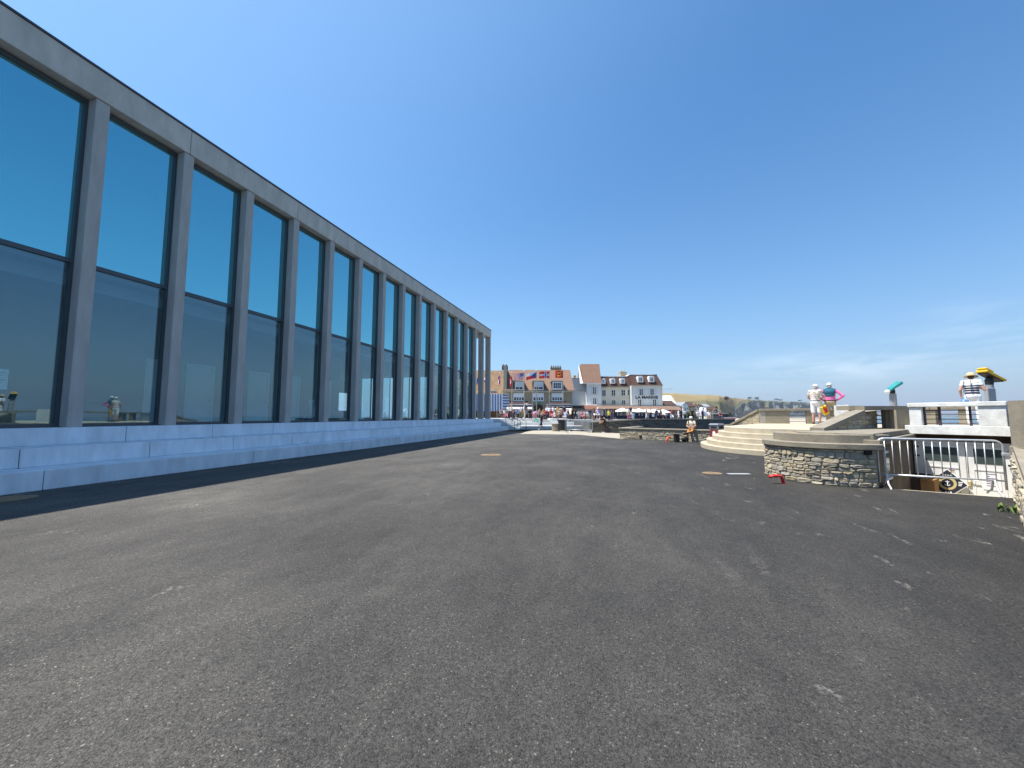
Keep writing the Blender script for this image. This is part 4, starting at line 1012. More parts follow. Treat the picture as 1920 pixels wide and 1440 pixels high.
for i,(p0,p1,y0,y1) in enumerate(((964.5,982.5,715,732.5),(1000,1020.5,715,732.5),(1035,1055.5,715,732))):
    d=HD-.3; a,c=U(p0,d),U(p1,d); z0,z1=Z(y1,d)+.12,Z(y0,d)
    b=sm(sh); b.slab([(a,d,z0),(c,d,z0),(c,d,z1),(a,d,z1)],(0,slope_d(z1)-d+.3,0)); dm=b.build('dormer', M['tile_dark'] if i<9 else M['white'], rf)
    b=sm(sh); b.box(a-.12,c+.12,d-.12,slope_d(z1)+.25,z1+.002,z1+.14); b.build('dormer_roof', M['band'], rf)
    w_=window(sh,p0+1.2,p1-1.2,y0+.8,y1-1.6,d-.03,4 if i==2 else 2,2,'dormer_window',fr=.22 if i==2 else .12,sill=True)
    if i<2:
        b=sm(sh); aa,cc=U(p0+2.,d),U(p1-2.,d); zz0,zz1=Z(y1-5.2,d),Z(y0+1.4,d); b.bbox(aa,cc,d-.14,d-.095,zz0+(zz1-zz0)*.12,zz1,.01)
        for k in range(10): b.box(aa+.03,cc-.03,d-.150,d-.141,zz0+(zz1-zz0)*(.14+.085*k),zz0+(zz1-zz0)*(.15+.085*k))
        b.build('roller_shutter', M['shutter'], sh)
for p0,p1 in ((962.5,983.5),(999,1020),(1034.5,1055.5)):
    d=HD; b=sm(sh); a,c=U(p0,d),U(p1,d); b.box(a,c,d-.10,d-.002,Z(743.5,d),Z(737,d)); b.build('lintel_panel', M['white'], sh)
    window(sh,p0,p1,743.5,752,d-.02,4,2,fr=.16,mull=.09)
for p0,p1,ysl,ysg,nm in ((952.5,996,752.5,759,'l'),(1027.5,1068,753,758.5,'r')):
    d=HD; a,c=U(p0-4,d),U(p1+1,d); b=sm(sh)
    b.slab([(a,d-1.5,Z(ysg,d)),(c,d-1.5,Z(ysg,d)),(c-.9,d-.02,Z(ysl,d)),(a+.9,d-.02,Z(ysl,d))],(0,.06,.06)); b.build('awning', M['awning'], sh)
    b=sm(sh); b.box(a-.1,c+.1,d-1.56,d-1.30,Z(ysg+.8,d),Z(ysg-.1,d)); b.box(a,c,d-1.0,d-.3,Z(785,d),Z(784,d)); b.build('awning_trim', M['white'], sh)
    b=sm(sh); y2=ysg+(4.6 if nm=='l' else 7.6); b.box(a,c,d-1.50,d-1.40,Z(y2,d),Z(ysg+.9,d)); sg=b.build('shop_sign', M['sign_navy'], sh)
    b=sm(sh); b.box(a+.1,c-.1,d-.2,d-.01,1.0,Z(y2,d)-.002); b.build('shop_front', M['win_dark'], sh)
    b=sm(sh)
    if nm=='l': b.slab([(a-.6,d-3.1,Z(767.3,d)),(c+.1,d-3.1,Z(767.3,d)),(c+.1,d-1.52,Z(764,d)),(a-.6,d-1.52,Z(764,d))],(0,0,.06)); b.box(a-.6,c+.1,d-3.13,d-3.06,Z(769,d),Z(767.25,d))
    else: b.slab([(a,d-2.1,Z(768.2,d)),(c,d-2.1,Z(768.2,d)),(c,d-1.52,Z(766.6,d)),(a,d-1.52,Z(766.6,d))],(0,0,.06))
    b.build('white_awning', M['white'], sh)
def text(t, s_, px, py, d, size, m, name='lettering', parent=None, font_shear=0., align='CENTER', sx=1., bold=0.):
    cu_=bpy.data.curves.new(name,'FONT'); cu_.body=s_; cu_.size=size; cu_.align_x=align; cu_.align_y='CENTER'; cu_.extrude=.012; cu_.shear=font_shear; cu_.offset=bold
    o=bpy.data.objects.new(name,cu_); dg=bpy.context.evaluated_depsgraph_get()
    COL.objects.link(o); bpy.context.view_layer.update(); me=bpy.data.meshes.new_from_object(o.evaluated_get(bpy.context.evaluated_depsgraph_get()))
    bpy.data.objects.remove(o); me.materials.clear(); me.materials.append(m)
    o=link(name,me,parent or t); p=V((U(px,d),d,Z(py,d)))-V((t['_u'],t['_d'],t['_z'])); o.location=p; o.rotation_euler=(R(90),0,0); o.scale=(sx,1,1); return o
text(sh,'Compagnie du Débarquement',1047.5,761.6,HD-1.53,.40,M['white'])
text(sh,'BRASSERIE',972,761.5,HD-1.53,.30,M['white']) if False else None
b=sm(sh); a,c=U(1001.5,HD),U(1018,HD); zt_=Z(761,HD)
b.box(a,c,HD-.03,HD-.003,1.0,zt_); 
vs=[(a+(c-a)*i/10,HD-.03,zt_+.32*math.sin(math.pi*i/10)) for i in range(11)]; b.slab(vs,(0,.027,0))
dd=b.build('arched_door', M['awning'], sh)
b=sm(sh); b.box(a-.3,a-.002,HD-.09,HD-.003,1.0,zt_); b.box(c+.002,c+.3,HD-.09,HD-.003,1.0,zt_); b.build('door_surround', M['house_stone'], sh)
b=sm(sh); b.box(U(1008,HD),U(1014,HD),HD-.09,HD-.002,Z(757.5,HD),Z(753.5,HD)); b.build('lamp_panel', M['teal'], sh)

# --- left neighbour with the lichen-yellow roof, and the party wall chimney
nh=sthing('lichen_roof_house','house with a yellowish lichen-covered roof behind the striped kiosk','house',910,79.)
a,c=U(800,79.),U(943.5,79.); zr2=Z(696.5,85.); ze2=Z(741,79.)
b=sm(nh); b.box(a,c,79.,91,.9,ze2); b.build('wall', M['house_stone'], nh)
b=sm(nh); b.slab([(a,78.6,ze2),(c,78.6,ze2),(c,85,zr2),(a,85,zr2)],(0,.12,.2)); b.slab([(a,91.4,ze2),(c,91.4,ze2),(c,85.13,zr2),(a,85.13,zr2)],(0,0,.22)); rf2=b.build('roof', M['tile_old'], nh)
b=sm(nh); a,c=U(918,78.5),U(931,78.5); d2=79.6; b.box(a,c,d2-.5,d2+2.5,Z(738,79),Z(733,79)); b.build('dormer', M['band'], rf2)
for q in (920,925.5): window(nh,q,q+4.5,732.8,738,d2-.5,1,1,fr=.08,sill=False)
b=sm(nh); ua=U(944.2,79.); b.box(ua,ua+.62,77.8,84.,ze2-1.2,Z(692,84)); b.build('party_wall', M['band'], nh)
for q in (943.6,949.4):
    b=sm(nh); uu=U(q,80.5); b.lathe([(.30,0),(.33,.5),(.24,.9),(.14,1.1)],c=(uu,80.5,Z(693.5,80.5)),n=10); b.build('chimney_pot', M['awning'], nh)
b=sm(nh); uu=U(943,84); b.tube((uu,84,zr2),(uu,84,Z(681.5,84)),.025,n=5); b.tube((uu-.5,84,Z(684,84)),(uu+.5,84,Z(684,84)),.02,n=5); b.build('aerial', M['post_grey'], nh)

# --- striped kiosk on posts
kd=57.
ks=sthing('striped_kiosk','blue and white striped canvas kiosk over brown boards past the glazed hall','kiosk',915,kd)
a,c=U(878,kd),U(942.5,kd); z0,z1=Z(771,kd),Z(738.5,kd)
b=sm(ks); n_=26
for i in range(n_):
    b.mi=i%2; x0_=a+(c-a)*i/n_; x1_=a+(c-a)*(i+1)/n_; xm_=(x0_+x1_)/2
    b.add([(x0_,kd,z0),(xm_,kd-.03,z0-.02),(x1_,kd,z0),(x1_,kd,z1),(xm_,kd-.03,z1),(x0_,kd,z1)],[(0,1,4,5),(1,2,3,4)])
for i in range(12):
    b.mi=(i+1)%2; z=z0+(z1-z0)*i/12; h_=(z1-z0)/12
    b.add([(c,kd,z),(c+.05+.03*(i%2),kd+.3,z-.05),(c+.9,kd+4,z+.1),(c+.9,kd+4,z+h_+.1),(c+.05+.03*(i%2),kd+.3,z+h_-.05),(c,kd,z+h_)],[(0,1,4,5),(1,2,3,4)])
b.build('striped_canvas',[M['blue_cloth'],M['white_cloth']],ks)
b=sm(ks); b.box(a,c+.88,kd+.05,kd+4,z1-.04,z1+.02); b.build('roof', M['white_cloth'], ks)
b=sm(ks); b.box(a,c-.05,kd+.06,kd+.14,Z(781.5,kd),z0+.06)
for i in range(9): b.box(a+(c-a)*i/9,a+(c-a)*i/9+.03,kd+.04,kd+.06,Z(781.5,kd),z0)
b.build('board_skirt', M['wood'], ks)
b=sm(ks); b.box(a,c+.8,kd+.15,kd+4,1.45,1.75); b.build('deck', M['awning'], ks)
for q in (896,917,931.8,942.3):
    b=sm(ks); uu=U(q,kd); b.box(uu-.06,uu+.06,kd-.12,kd-.035,1.0,z0+.1); b.build('post', M['band'], ks)
b=sm(ks); b.tube((U(934,kd),kd-.8,Z(777,kd)),(U(948.5,kd),kd-.8,Z(787,kd)),.04,n=6); b.tube((U(934,kd),kd-.8,Z(780,kd)),(U(946,kd),kd-.8,Z(788.5,kd)),.03,n=6); b.build('stair_rail', M['post_grey'], ks)

# --- white hotel in four blocks with long tiled ground-floor roofs
hd=85.
ht=sthing('seafront_hotel','white seafront hotel with a tall clay roof tower and dark mansard roofs','hotel',1160,hd)
def blk(p0,p1,y1,d,dep,m,nm='wall'):
    b=sm(ht); b.box(U(p0,d),U(p1,d),d,d+dep,.9,Z(y1,d)); return b.build(nm, M[m], ht)
blk(1073,1100,710,86.5,10,'render_white'); b=sm(ht); b.box(U(1072.5,86.4),U(1100,86.4),86.35,96,Z(710,86.5)+.002,Z(709,86.5)); b.build('parapet_trim', M['band'], ht)
b=sm(ht); b.box(U(1076.5,88),U(1081,88),88,88.8,Z(711,88),Z(704,88)); b.box(U(1073,88),U(1082,88),88,89,Z(711,88),Z(709,88)); b.build('chimney', M['house_stone'], ht)
b=sm(ht); b.box(U(1075,86.4),U(1100,86.4),86.38,86.497,Z(733.2,86.5),Z(732.4,86.5)); b.box(U(1098.5,86.4),U(1100.6,86.4),86.3,86.497,.95,Z(718,86.5)); b.build('drainpipe', M['band'], ht)
# tower
blk(1100.5,1128.5,718,hd,9,'render_white')
b=sm(ht); zT0,zT1=Z(718.5,hd),Z(682.5,hd+3); e0,e1=U(1094,hd-.5),U(1129,hd-.5); r0,r1=U(1091.5,hd+3),U(1125.5,hd+3)
b.add([(e0,hd-.5,zT0),(e1,hd-.5,zT0),(r1,hd+3,zT1),(r0,hd+3,zT1),(e0,hd+9,zT0),(e1,hd+9,zT0),(r1,hd+5,zT1),(r0,hd+5,zT1)],[(0,1,2,3),(1,5,6,2),(5,4,7,6),(4,0,3,7),(3,2,6,7),(0,4,5,1)])
b.build('tower_roof', M['tile'], ht)
b=sm(ht); b.slab([(U(1091.6,hd-.6),hd+3.2,zT1-.1),(e0,hd-.45,zT0-.05),(e0-.5,hd+.2,zT0-.05),(r0-.55,hd+3.6,zT1-.1)],(0,.05,.05)); b.box(e0,e1,hd-.55,hd-.002,zT0-.15,zT0-.01); b.build('verge', M['white'], ht)
for y0,y1 in ((725.5,739),(746,758)):
    window(ht,1112,1118.5,y0,y1,hd-.02,2,3,mull=.06); shutters(ht,1112,1118.5,y0+.4,y1,hd)
b=sm(ht); b.box(U(1100,hd),U(1118,hd),hd-1.2,hd-.01,Z(760.5,hd),Z(758.5,hd)); b.build('balcony', M['white'], ht)
# middle mansard
md=86.2
blk(1128.6,1186,726,md,9,'render_cream')
def mansard(p0,p1,ye_,yr_,d,m,inset_=1.3):
    b=sm(ht); a,c=U(p0,d),U(p1,d); z0_,z1_=Z(ye_,d),Z(yr_,d+inset_)
    b.add([(a,d-.35,z0_),(c,d-.35,z0_),(c-.55,d+inset_,z1_),(a+.2,d+inset_,z1_),(a,d+9,z0_),(c,d+9,z0_),(c-.55,d+8,z1_),(a+.2,d+8,z1_)],[(0,1,2,3),(1,5,6,2),(5,4,7,6),(4,0,3,7),(3,2,6,7),(0,4,5,1)])
    r_=b.build('mansard_roof', M[m], ht)
    b=sm(ht); b.box(a+.1,c-.5,d+inset_-.12,d+8,z1_+.002,z1_+.16); b.build('roof_capping', M['white'], ht)
    b=sm(ht); b.box(a,c,d-.42,d-.003,z0_-.16,z0_-.002); b.build('gutter', M['band'], ht)
    return r_
mr1=mansard(1128.6,1186.5,725.5,706.5,md,'tile_dark'); mr2=mansard(1185.5,1243.5,722.5,703,hd-.3,'tile_dark',1.5)
b=sm(ht); b.box(U(1164,md+4),U(1176,md+4),md+3.5,md+5,Z(707,md+4),Z(699,md+4)); b.box(U(1163.4,md+4),U(1176.6,md+4),md+3.4,md+5.1,Z(698.99,md+4),Z(697.8,md+4)); cz=b.build('chimney', M['house_stone'], ht)
for q in (1167,1172):
    b=sm(ht); b.lathe([(.16,0),(.18,.3),(.12,.5)],c=(U(q,md+4),md+4.2,Z(697.7,md+4)),n=8); b.build('chimney_pot', M['band'], ht)
for k,(p0,p1,y0,y1,dd_,rr) in enumerate(((1129,1136.8,708.8,719.5,md,mr1),(1146,1155,708.5,719.5,md,mr1),(1164.5,1173.5,708.5,719.3,md,mr1),(1197.5,1208,704.6,716.8,hd-.3,mr2),(1218.5,1229,704.5,716.4,hd-.3,mr2))):
    d=dd_-.15; a,c=U(p0,d),U(p1,d); z0_,z1_=Z(y1,d),Z(y0,d); b=sm(ht)
    prof=[(a,d,z0_),(c,d,z0_),(c,d,z1_-.35)]+[((a+c)/2+(c-a)/2*math.cos(math.pi*i/8),d,z1_-.35+.35*math.sin(math.pi*i/8)) for i in range(1,8)]+[(a,d,z1_-.35)]
    b.slab(prof,(0,1.7,0)); b.build('dormer', M['white'], rr); window(ht,p0+2,p1-2,y0+2.6,y1-1,d-.03,2,3,'dormer_window',fr=.09,mull=.05,sill=False)
for p0,p1,y0,y1 in ((1129.3,1137,731,742.5),(1147,1155,731,742.5),(1165.5,1173.5,730.5,742),(1177.5,1184.7,730.5,741),(1129.3,1137,750,758),(1147.5,1155,750,758.5),(1166,1173.5,750,758.7)):
    window(ht,p0,p1,y0,y1,md-.02,2,2,mull=.05)
b=sm(ht); b.box(U(1157,md),U(1185,md),md-.03,md-.002,Z(746.8,md),Z(746.2,md)); b.build('string_line', M['band'], ht)
# right block
blk(1185.6,1242,722.8,hd-.3,9,'render_white')
rd=hd-.3
for p0,p1,y0,y1 in ((1199.5,1207,729,741),(1220,1227.5,728.6,740.5),(1196.5,1203.5,748.8,761),(1224.5,1231.5,748.5,761)):
    window(ht,p0,p1,y0,y1,rd-.02,2,3,mull=.055); shutters(ht,p0,p1,y0+.3,y1,rd)
text(ht,'LA MARINE',1213.5,745.3,rd-.04,.80,M['sign_navy'],'lettering',sx=1.22,bold=.028)
b=sm(ht); b.box(U(1184.8,rd),U(1186.3,rd),rd-.12,rd-.003,.95,Z(723,rd)); b.build('corner_quoin', M['render_cream'], ht); b=sm(ht); b.box(U(1241.3,rd),U(1243,rd),rd-.1,rd-.003,.95,Z(723,rd)); b.build('corner_quoin', M['render_cream'], ht)
b=sm(ht); p=V((U(1243,rd),rd-.3,Z(731,rd))); b.path([p,p+V((.5,-.5,.06)),p+V((1.2,-.7,.12))],.03,6); b.bbox(p.x+1.15,p.x+1.75,p.y-.85,p.y-.6,p.z+.08,p.z+.17,.02); b.build('wall_lamp', M['post_grey'], ht)
# ground floor extension with tiled fascia roofs and glazed front
gd=81.
def fascia(p0,p1,y0,y1,m,d=gd):
    b=sm(ht); b.slab([(U(p0,d),d-.9,Z(y1,d)),(U(p1,d),d-.9,Z(y1,d)),(U(p1,d)-.2,d+.2,Z(y0,d)),(U(p0,d)-.4,d+.2,Z(y0,d))],(0,.05,.08)); b.build('fascia_roof', M[m], ht)
fascia(1071,1092.5,761,766,'tile_dark',gd+.8); fascia(1092.5,1118.5,760.5,767.5,'tile_red'); fascia(1118.6,1186,760.3,766.8,'tile_pale',gd+.3); fascia(1186.1,1262,762.3,768.8,'tile_pale',gd-.4); fascia(1262.1,1276,762.8,769,'tile_pale',gd-.2)
b=sm(ht); b.box(U(1128,gd),U(1276,gd),gd+.25,hd-.31,Z(762,gd),Z(760,gd)); b.build('flat_roof', M['band'], ht)
b=sm(ht); b.box(U(1073,gd),U(1131,gd),gd+.9,86.4,.9,Z(761,gd)-.05); b.build('cream_wall', M['render_cream'], ht)
b=sm(ht); b.box(U(1131.2,gd),U(1262,gd),gd+.8,gd+1.2,.9,Z(762,gd)-.05); b.build('glazed_front', M['win_dark'], ht)
for q in (1131.5,1137,1141,1153,1160,1166.5,1176,1184,1192,1201,1206,1213,1219,1228,1237,1246,1255):
    b=sm(ht); uu=U(q,gd); b.box(uu-.07,uu+.07,gd+.68,gd+.79,1.0,Z(768,gd)); b.build('glazing_bar', M['white'] if rnd.random()<.7 else M['post_grey'], ht)
b=sm(ht); b.box(U(1262,gd),U(1281,gd),gd+.3,gd+9,.9,Z(763.3,gd)); b.build('stone_end', M['house_stone'], ht)
window(ht,1267,1270,772,778,gd+.28,1,2,fr=.06)
b=sm(ht); b.box(U(1256.5,gd),U(1262,gd),gd+.35,gd+.79,.95,Z(769.5,gd)); b.build('teal_panel', M['teal'], ht)

# --- dark navy terrace screens, white parasols, closed parasols
for i,(p0,p1) in enumerate(((1116,1150),(1150.5,1180),(1180.5,1212),(1212.5,1240),(1240.5,1257))):
    d=73.; t=sthing('terrace_screen',['navy canvas terrace screen left of the yellow-shirted person','navy canvas terrace screen below the first open white parasols','navy canvas terrace screen in the middle of the cafe row','navy canvas terrace screen in front of the white menu board','navy canvas terrace screen at the right end of the cafe row'][i],'screen',(p0+p1)/2,d,1.0,'navy screens round the cafe terrace')
    b=sm(t); b.bbox(U(p0,d),U(p1,d),d,d+.05,1.08,Z(779.3,d),.01); b.build('canvas', M['navy'], t)
    for q in (p0+.3,p1-.3):
        b=sm(t); b.box(U(q,d)-.025,U(q,d)+.025,d-.04,d-.002,1.0,Z(778.5,d)); b.build('post', M['post_grey'], t)
def open_parasol():
    t=sthing('parasol','','parasol',1163,75.)
    b=MB(); b.lathe([(1.62,-.42),(1.60,-.30),(.8,.05),(.0,.34)],c=(0,0,Z(771,75)-1.+.3),n=8); b.build('canopy', M['offwhite'], t)
    b=MB(); b.tube((0,0,0),(0,0,Z(770,75)-1.+.4),.03,n=6); b.build('pole', M['white'], t); return t
pl_=['leftmost open white parasol on the cafe terrace','second open white parasol from the left on the cafe terrace','third open white parasol from the left on the cafe terrace','third open white parasol from the right on the cafe terrace','second open white parasol from the right on the cafe terrace','rightmost open white parasol on the cafe terrace']
p_=open_parasol()
for i,q in enumerate((1167,1183,1198,1213,1226.5,1243)):
    o_=p_ if i==0 else copy_tree(p_); d=75+.3*(i%2); o_.location=W(U(q,d),d,1.0-.05*i); tag(o_,pl_[i],'parasol','open white parasols on the cafe terrace'); o_.rotation_euler=(0,0,.4*i)
for i,(q,w__,y0,y1) in enumerate(((1315.5,.42,763,786),(1323,.30,764.5,787))):
    d=66.; t=sthing('closed_parasol',['wider closed white parasol standing on the upper street','slimmer closed white parasol standing on the upper street'][i],'parasol',q,d,1.0,'closed white parasols')
    h_=Z(y0,d)-1.0; b=MB(); b.lathe([(.10,.5),(w__*.95,.62),(w__,1.2),(w__*.9,h_*.75),(w__*.55,h_*.93),(.05,h_)],n=9); b.build('folded_canopy', M['white_cloth'], t)
    b=MB(); b.tube((0,0,0),(0,0,h_+.1),.03,n=6); b.build('pole', M['white'], t)
t=sthing('menu_board','white menu board on a dark stand outside the cafe terrace','menu board',1225,71.); b=sm(t); b.bbox(U(1222.8,71),U(1227.2,71),71,71.05,Z(781.5,71),Z(776,71),.008); b.build('panel', M['white'], t)
b=sm(t); b.box(U(1224.6,71),U(1225.4,71),71.05,71.1,1.0,Z(777,71)); b.build('stand', M['black'], t)

# --- white car seen from behind in the side street
cd_=79.; ct=sthing('parked_car','white car with a dark rear window parked before the cream hotel wall','car',1098.5,cd_,1.0)
b=MB(); prof=[(-.82,.30),(.82,.30),(.86,.62),(.84,.95),(.62,1.50),(.5,1.56),(-.5,1.56),(-.62,1.50),(-.84,.95),(-.86,.62)]
b.slab([(x,0,z) for x,z in prof],(0,3.6,0)); b.build('body', M['white'], ct)
b=MB(); b.slab([(-.68,-.012,1.02),(.68,-.012,1.02),(.54,-.012,1.42),(-.54,-.012,1.42)],(0,.010,0)); b.build('rear_window', M['win_dark'], ct)
for s_ in (-1,1):
    b=MB(); b.box(s_*.80-.06,s_*.80+.06,-.02,-.001,.66,.92); b.build('tail_light', M['bin_red'], ct)
    for y in (.5,2.9):
        b=MB(); b.tube((s_*.88,y,.31),(s_*.66,y,.31),.31,n=16); b.build('wheel', M['black'], ct)
b=MB(); b.box(-.26,.26,-.015,-.001,.62,.74); b.build('number_plate', M['shutter'], ct)
b=MB(); b.bbox(-.86,.86,-.1,-.002,.30,.5,.03); b.build('bumper', M['post_grey'], ct)
ps=sthing('beige_parasol','large beige parasol shading people beside the black bin','parasol',1069,62.,1.0)
b=MB(); b.lathe([(2.0,-.55),(1.98,-.42),(1.,-.02),(0,.3)],c=(0,0,Z(771,62)-1.),n=8); b.build('canopy', M['band'], ps); b=MB(); b.tube((0,0,0),(0,0,Z(771,62)-.9),.035,n=6); b.build('pole', M['trunk'], ps)

# ------------------------------------------------------------------ flags
fd=56.
def pole(px, ytop, ybot, d, label):
    t=sthing('flagpole',label,'flagpole',px,d,1.0,'white flagpoles before the stone house')
    h_=Z(ytop,d)-1.0; b=MB(); b.tube((0,0,0),(0,0,h_),.07,.045,8); b.build('shaft', M['band'], t); b=MB(); b.lathe([(0,0),(.07,.04),(.08,.09),(.05,.14),(0,.17)],c=(0,0,h_),n=8); b.build('finial', M['white'], t)
def flag(px_hoist, px_fly, y0, y1, dy, d, paint, mats, label, nx=24, ny=16, droop=0., amp=.10):
    """cloth hoisted at px_hoist, blowing towards px_fly; paint(s,t) -> material index"""
    a=V((U(px_hoist,d),0,0)); L_=U(px_fly,d)-U(px_hoist,d); z0,z1=Z(y1,d),Z(y0,d); dz=-(dy)*(d/740.)
    b=MB(); g=lambda i,j:(L_*i/nx*(1-droop*.3*(i/nx)), amp*math.sin(i/nx*7.5+j/ny*1.2)*(i/nx)**.6, z1-1.0-(z1-z0)*j/ny+dz*(i/nx)**1.2+.03*math.sin(i*.8+1)*(i/nx)-droop*(z1-z0)*(i/nx)*(1-.0*j/ny))
    for i in range(nx):
        for j in range(ny):
            b.mi=paint((i+.5)/nx,(j+.5)/ny); b.add([g(i,j),g(i+1,j),g(i+1,j+1),g(i,j+1)],[(0,1,2,3)])
    o=b.build('flag', mats, loc=W(U(px_hoist,d),d-.08,1.0), rotz=YAW); tag(o,label,'flag','flags flying before the stone house')
RED,WHT,BLU=cloth('flag_red',(.60,.03,.035)),cloth('flag_white',(.78,.78,.80)),cloth('flag_blue',(.04,.08,.32)); YEL=cloth('flag_yellow',(.85,.55,.03)); DBL=cloth('flag_dark_blue',(.015,.03,.20))
for q,yt,lb_ in ((960,699,'white flagpole carrying the drooping red and white maple flag'),(982.6,696.5,'white flagpole carrying the stars and stripes'),(998.3,712,'short white flagpole with the small limp black and yellow flag'),(1006,695.5,'white flagpole carrying the white, red and blue wedge flag'),(1030.6,694,'white flagpole carrying the red flag with a blue cross'),(1056.2,692.5,'rightmost white flagpole carrying the red flag with golden beasts'),(937.6,700,'white flagpole with the folded union flag behind the kiosk'),(913,707,'white flagpole behind the two end columns of the hall'),(897.2,703,'leftmost white flagpole, seen between the last columns')):
    pole(q,yt,786,fd+(.0 if q>950 else 3.),lb_)
flag(960,955.6,705,722,3,fd,lambda s,t: 1 if (.25<s<.75 and (abs(s-.5)>.22-.0*t) and False) or (.3<t<.75 and .3<s<.72) else 0,[RED,WHT],'limp red flag with a white centre hanging left of the stars and stripes',10,14,.1,.12)
def usa(s,t):
    if s<.42 and t<.54: return 3 if (int(s*26)%2==0 and int(t*24)%2==0) else 2
    return int(t*13)%2
flag(982.6,964,698.8,711.6,3.2,fd,usa,[RED,WHT,DBL,WHT],'stars and stripes flag blowing to the left',39,26)
flag(1006,987,697,709,4.,fd,lambda s,t: 2 if s<.5*(1-abs(2*t-1)) else (0 if t<.5 else 1),[WHT,RED,BLU],'white over red flag with a blue wedge blowing to the left',30,20)
def nor(s,t):
    if .33<s<.42 or .455<t<.545: return 2
    if .28<s<.47 or .38<t<.62: return 1
    return 0
flag(1030.6,1011.5,696.4,709.2,.6,fd,nor,[RED,WHT,BLU],'red flag with a blue and white cross blowing to the left',40,26)
def lions(s,t):
    for cy in (.3,.7):
        x,y=(s-.52)/.30,(t-cy)/.16
        if x*x+y*y*1.6<.55 and math.sin(x*9+cy*7)*.35+.25>abs(y)-.45: return 1
        if abs(x)>.4 and abs(x)<.62 and 0<y<1.1: return 1
        if .55<-x<.95 and -1.0<y<-.1: return 1
    return 0
flag(1056.2,1042,695.,708.8,-.2,fd,lions,[RED,YEL],'red flag with two golden beasts blowing to the left',36,24)
flag(998.3,996,716.5,726,2,fd,lambda s,t: 0 if s<.35 else 1,[cloth('flag_black',(.02,.02,.02)),YEL],'small limp black and yellow flag beside the wedge flag',8,8,.1,.1)
flag(937.6,933.2,702,718,5,fd+3,lambda s,t: 1 if abs(t-s*.9)<.1 or abs(t-.5)<.06 else (0 if (s+t)%.5<.25 else 2),[RED,WHT,DBL],'folded red, white and blue flag hanging behind the striped kiosk',10,20,.1,.12)
flag(913,907,709.5,718,-4,fd+3,lambda s,t: 0 if t<.55 else 1,[WHT,BLU],'white and blue flag seen between the two end columns of the hall',12,10,.3,.06)
flag(897.2,893,705,716.5,5,fd+3,lambda s,t:0,[BLU],'plain blue flag seen beside the last window of the hall',8,10,.1,.06)

# ------------------------------------------------------------------ village under the hill, trees and bushes
def cottage(px, d, wpx, ybase, yeave, yridge, wall, roof, label, gable=False, depth=8., nwin=2):
    t=sthing('village_house',label,'house',px,d,Z(ybase,d),'village houses under the hill'); z0=Z(ybase,d)
    w_=U(px+wpx/2,d)-U(px-wpx/2,d); he,hr=Z(yeave,d)-z0,Z(yridge,d)-z0
    b=MB()
    if gable:
        b.slab([(-w_/2,0,-2),(w_/2,0,-2),(w_/2,0,he),(0,0,hr),(-w_/2,0,he)],(0,depth,0)); b.build('wall', M[wall], t)
        b=MB(); b.slab([(-w_/2-.3,-.3,he-.25),(0,-.3,hr+.02),(0,-.3,hr+.3),(-w_/2-.3,-.3,he+.05)],(0,depth+.6,0)); b.slab([(w_/2+.3,-.3,he-.25),(w_/2+.3,-.3,he+.05),(.0,-.3,hr+.3),(.0,-.3,hr+.02)],(0,depth+.6,0)); b.build('roof', M[roof], t)
    else:
        b.box(-w_/2,w_/2,0,depth,-2,he); b.build('wall', M[wall], t)
        b=MB(); b.slab([(-w_/2-.3,-.4,he),(w_/2+.3,-.4,he),(w_/2+.3,depth/2,hr),(-w_/2-.3,depth/2,hr)],(0,0,.25)); b.slab([(-w_/2-.3,depth+.4,he),(w_/2+.3,depth+.4,he),(w_/2+.3,depth/2+.01,hr),(-w_/2-.3,depth/2+.01,hr)],(0,0,.25)); b.build('roof', M[roof], t)
    for i in range(nwin):
        for zz in ([.25,.62] if he>5 else [.45]):
            x=-w_/2+w_*(i+.5)/nwin; s_=min(.55,w_/nwin*.28); b=MB(); b.box(x-s_,x+s_,-.09,-.004,he*zz,he*zz+min(1.6,he*.3)); wq=b.build('window', M['white'], t)
            b=MB(); b.box(x-s_*.75,x+s_*.75,-.10,-.091,he*zz+.12,he*zz+min(1.45,he*.27)); b.build('pane', M['win_dark'], wq)
    return t
cottage(1255,118,22,786,758,742,'render_white','white_concrete','white house with a pale roof right behind the hotel corner',False,7,2)
cottage(1258,112,16,784,761,752,'house_stone','tile_dark','small stone house with a dark roof beside the hotel corner',False,6,3)
cottage(1286,165,10.5,775,760.5,754.5,'render_white','post_grey','white gabled house with a grey roof at the foot of the hill',True,9,3)
cottage(1297,172,13,775,763,754.5,'house_stone','tile_dark','brown-roofed house next to the white gabled house',False,9,3)
cottage(1304.5,185,7,774,764,757,'render_cream','tile','narrow cream house with an orange roof at the foot of the hill',True,9,1)
cottage(1310,190,6,774,763.5,757.5,'render_cream','tile_old','cream house with a yellow roof at the right of the village row',True,9,1)
cottage(1326.5,230,9,777,763,758,'render_white','post_grey','pale house high behind the closed parasols',False,8,2)
cottage(1333,200,20,780,769,765,'house_stone','tile_dark','long low house with a dark red roof behind the closed parasols',False,9,4)
cottage(1343.5,205,6,780,767.5,762.5,'tile_dark','tile_dark','dark pointed gable in the middle of the bay front houses',True,8,1)
cottage(1350,210,5,780,769,765.5,'render_cream','tile_old','small cream gable to the right of the dark pointed gable',True,8,1)
t=sthing('beach_hut','long pale flat-roofed building with shutters at the water front','building',1340,140,0.2)
b=sm(t); b.box(U(1325,140),U(1358,140),140,146,-1,Z(775.5,140)); b.build('wall', M['render_cream'], t); b=sm(t); b.box(U(1324,139.5),U(1359,139.5),139.5,147,Z(775.4,140),Z(774.,140)); b.build('roof', M['band'], t)
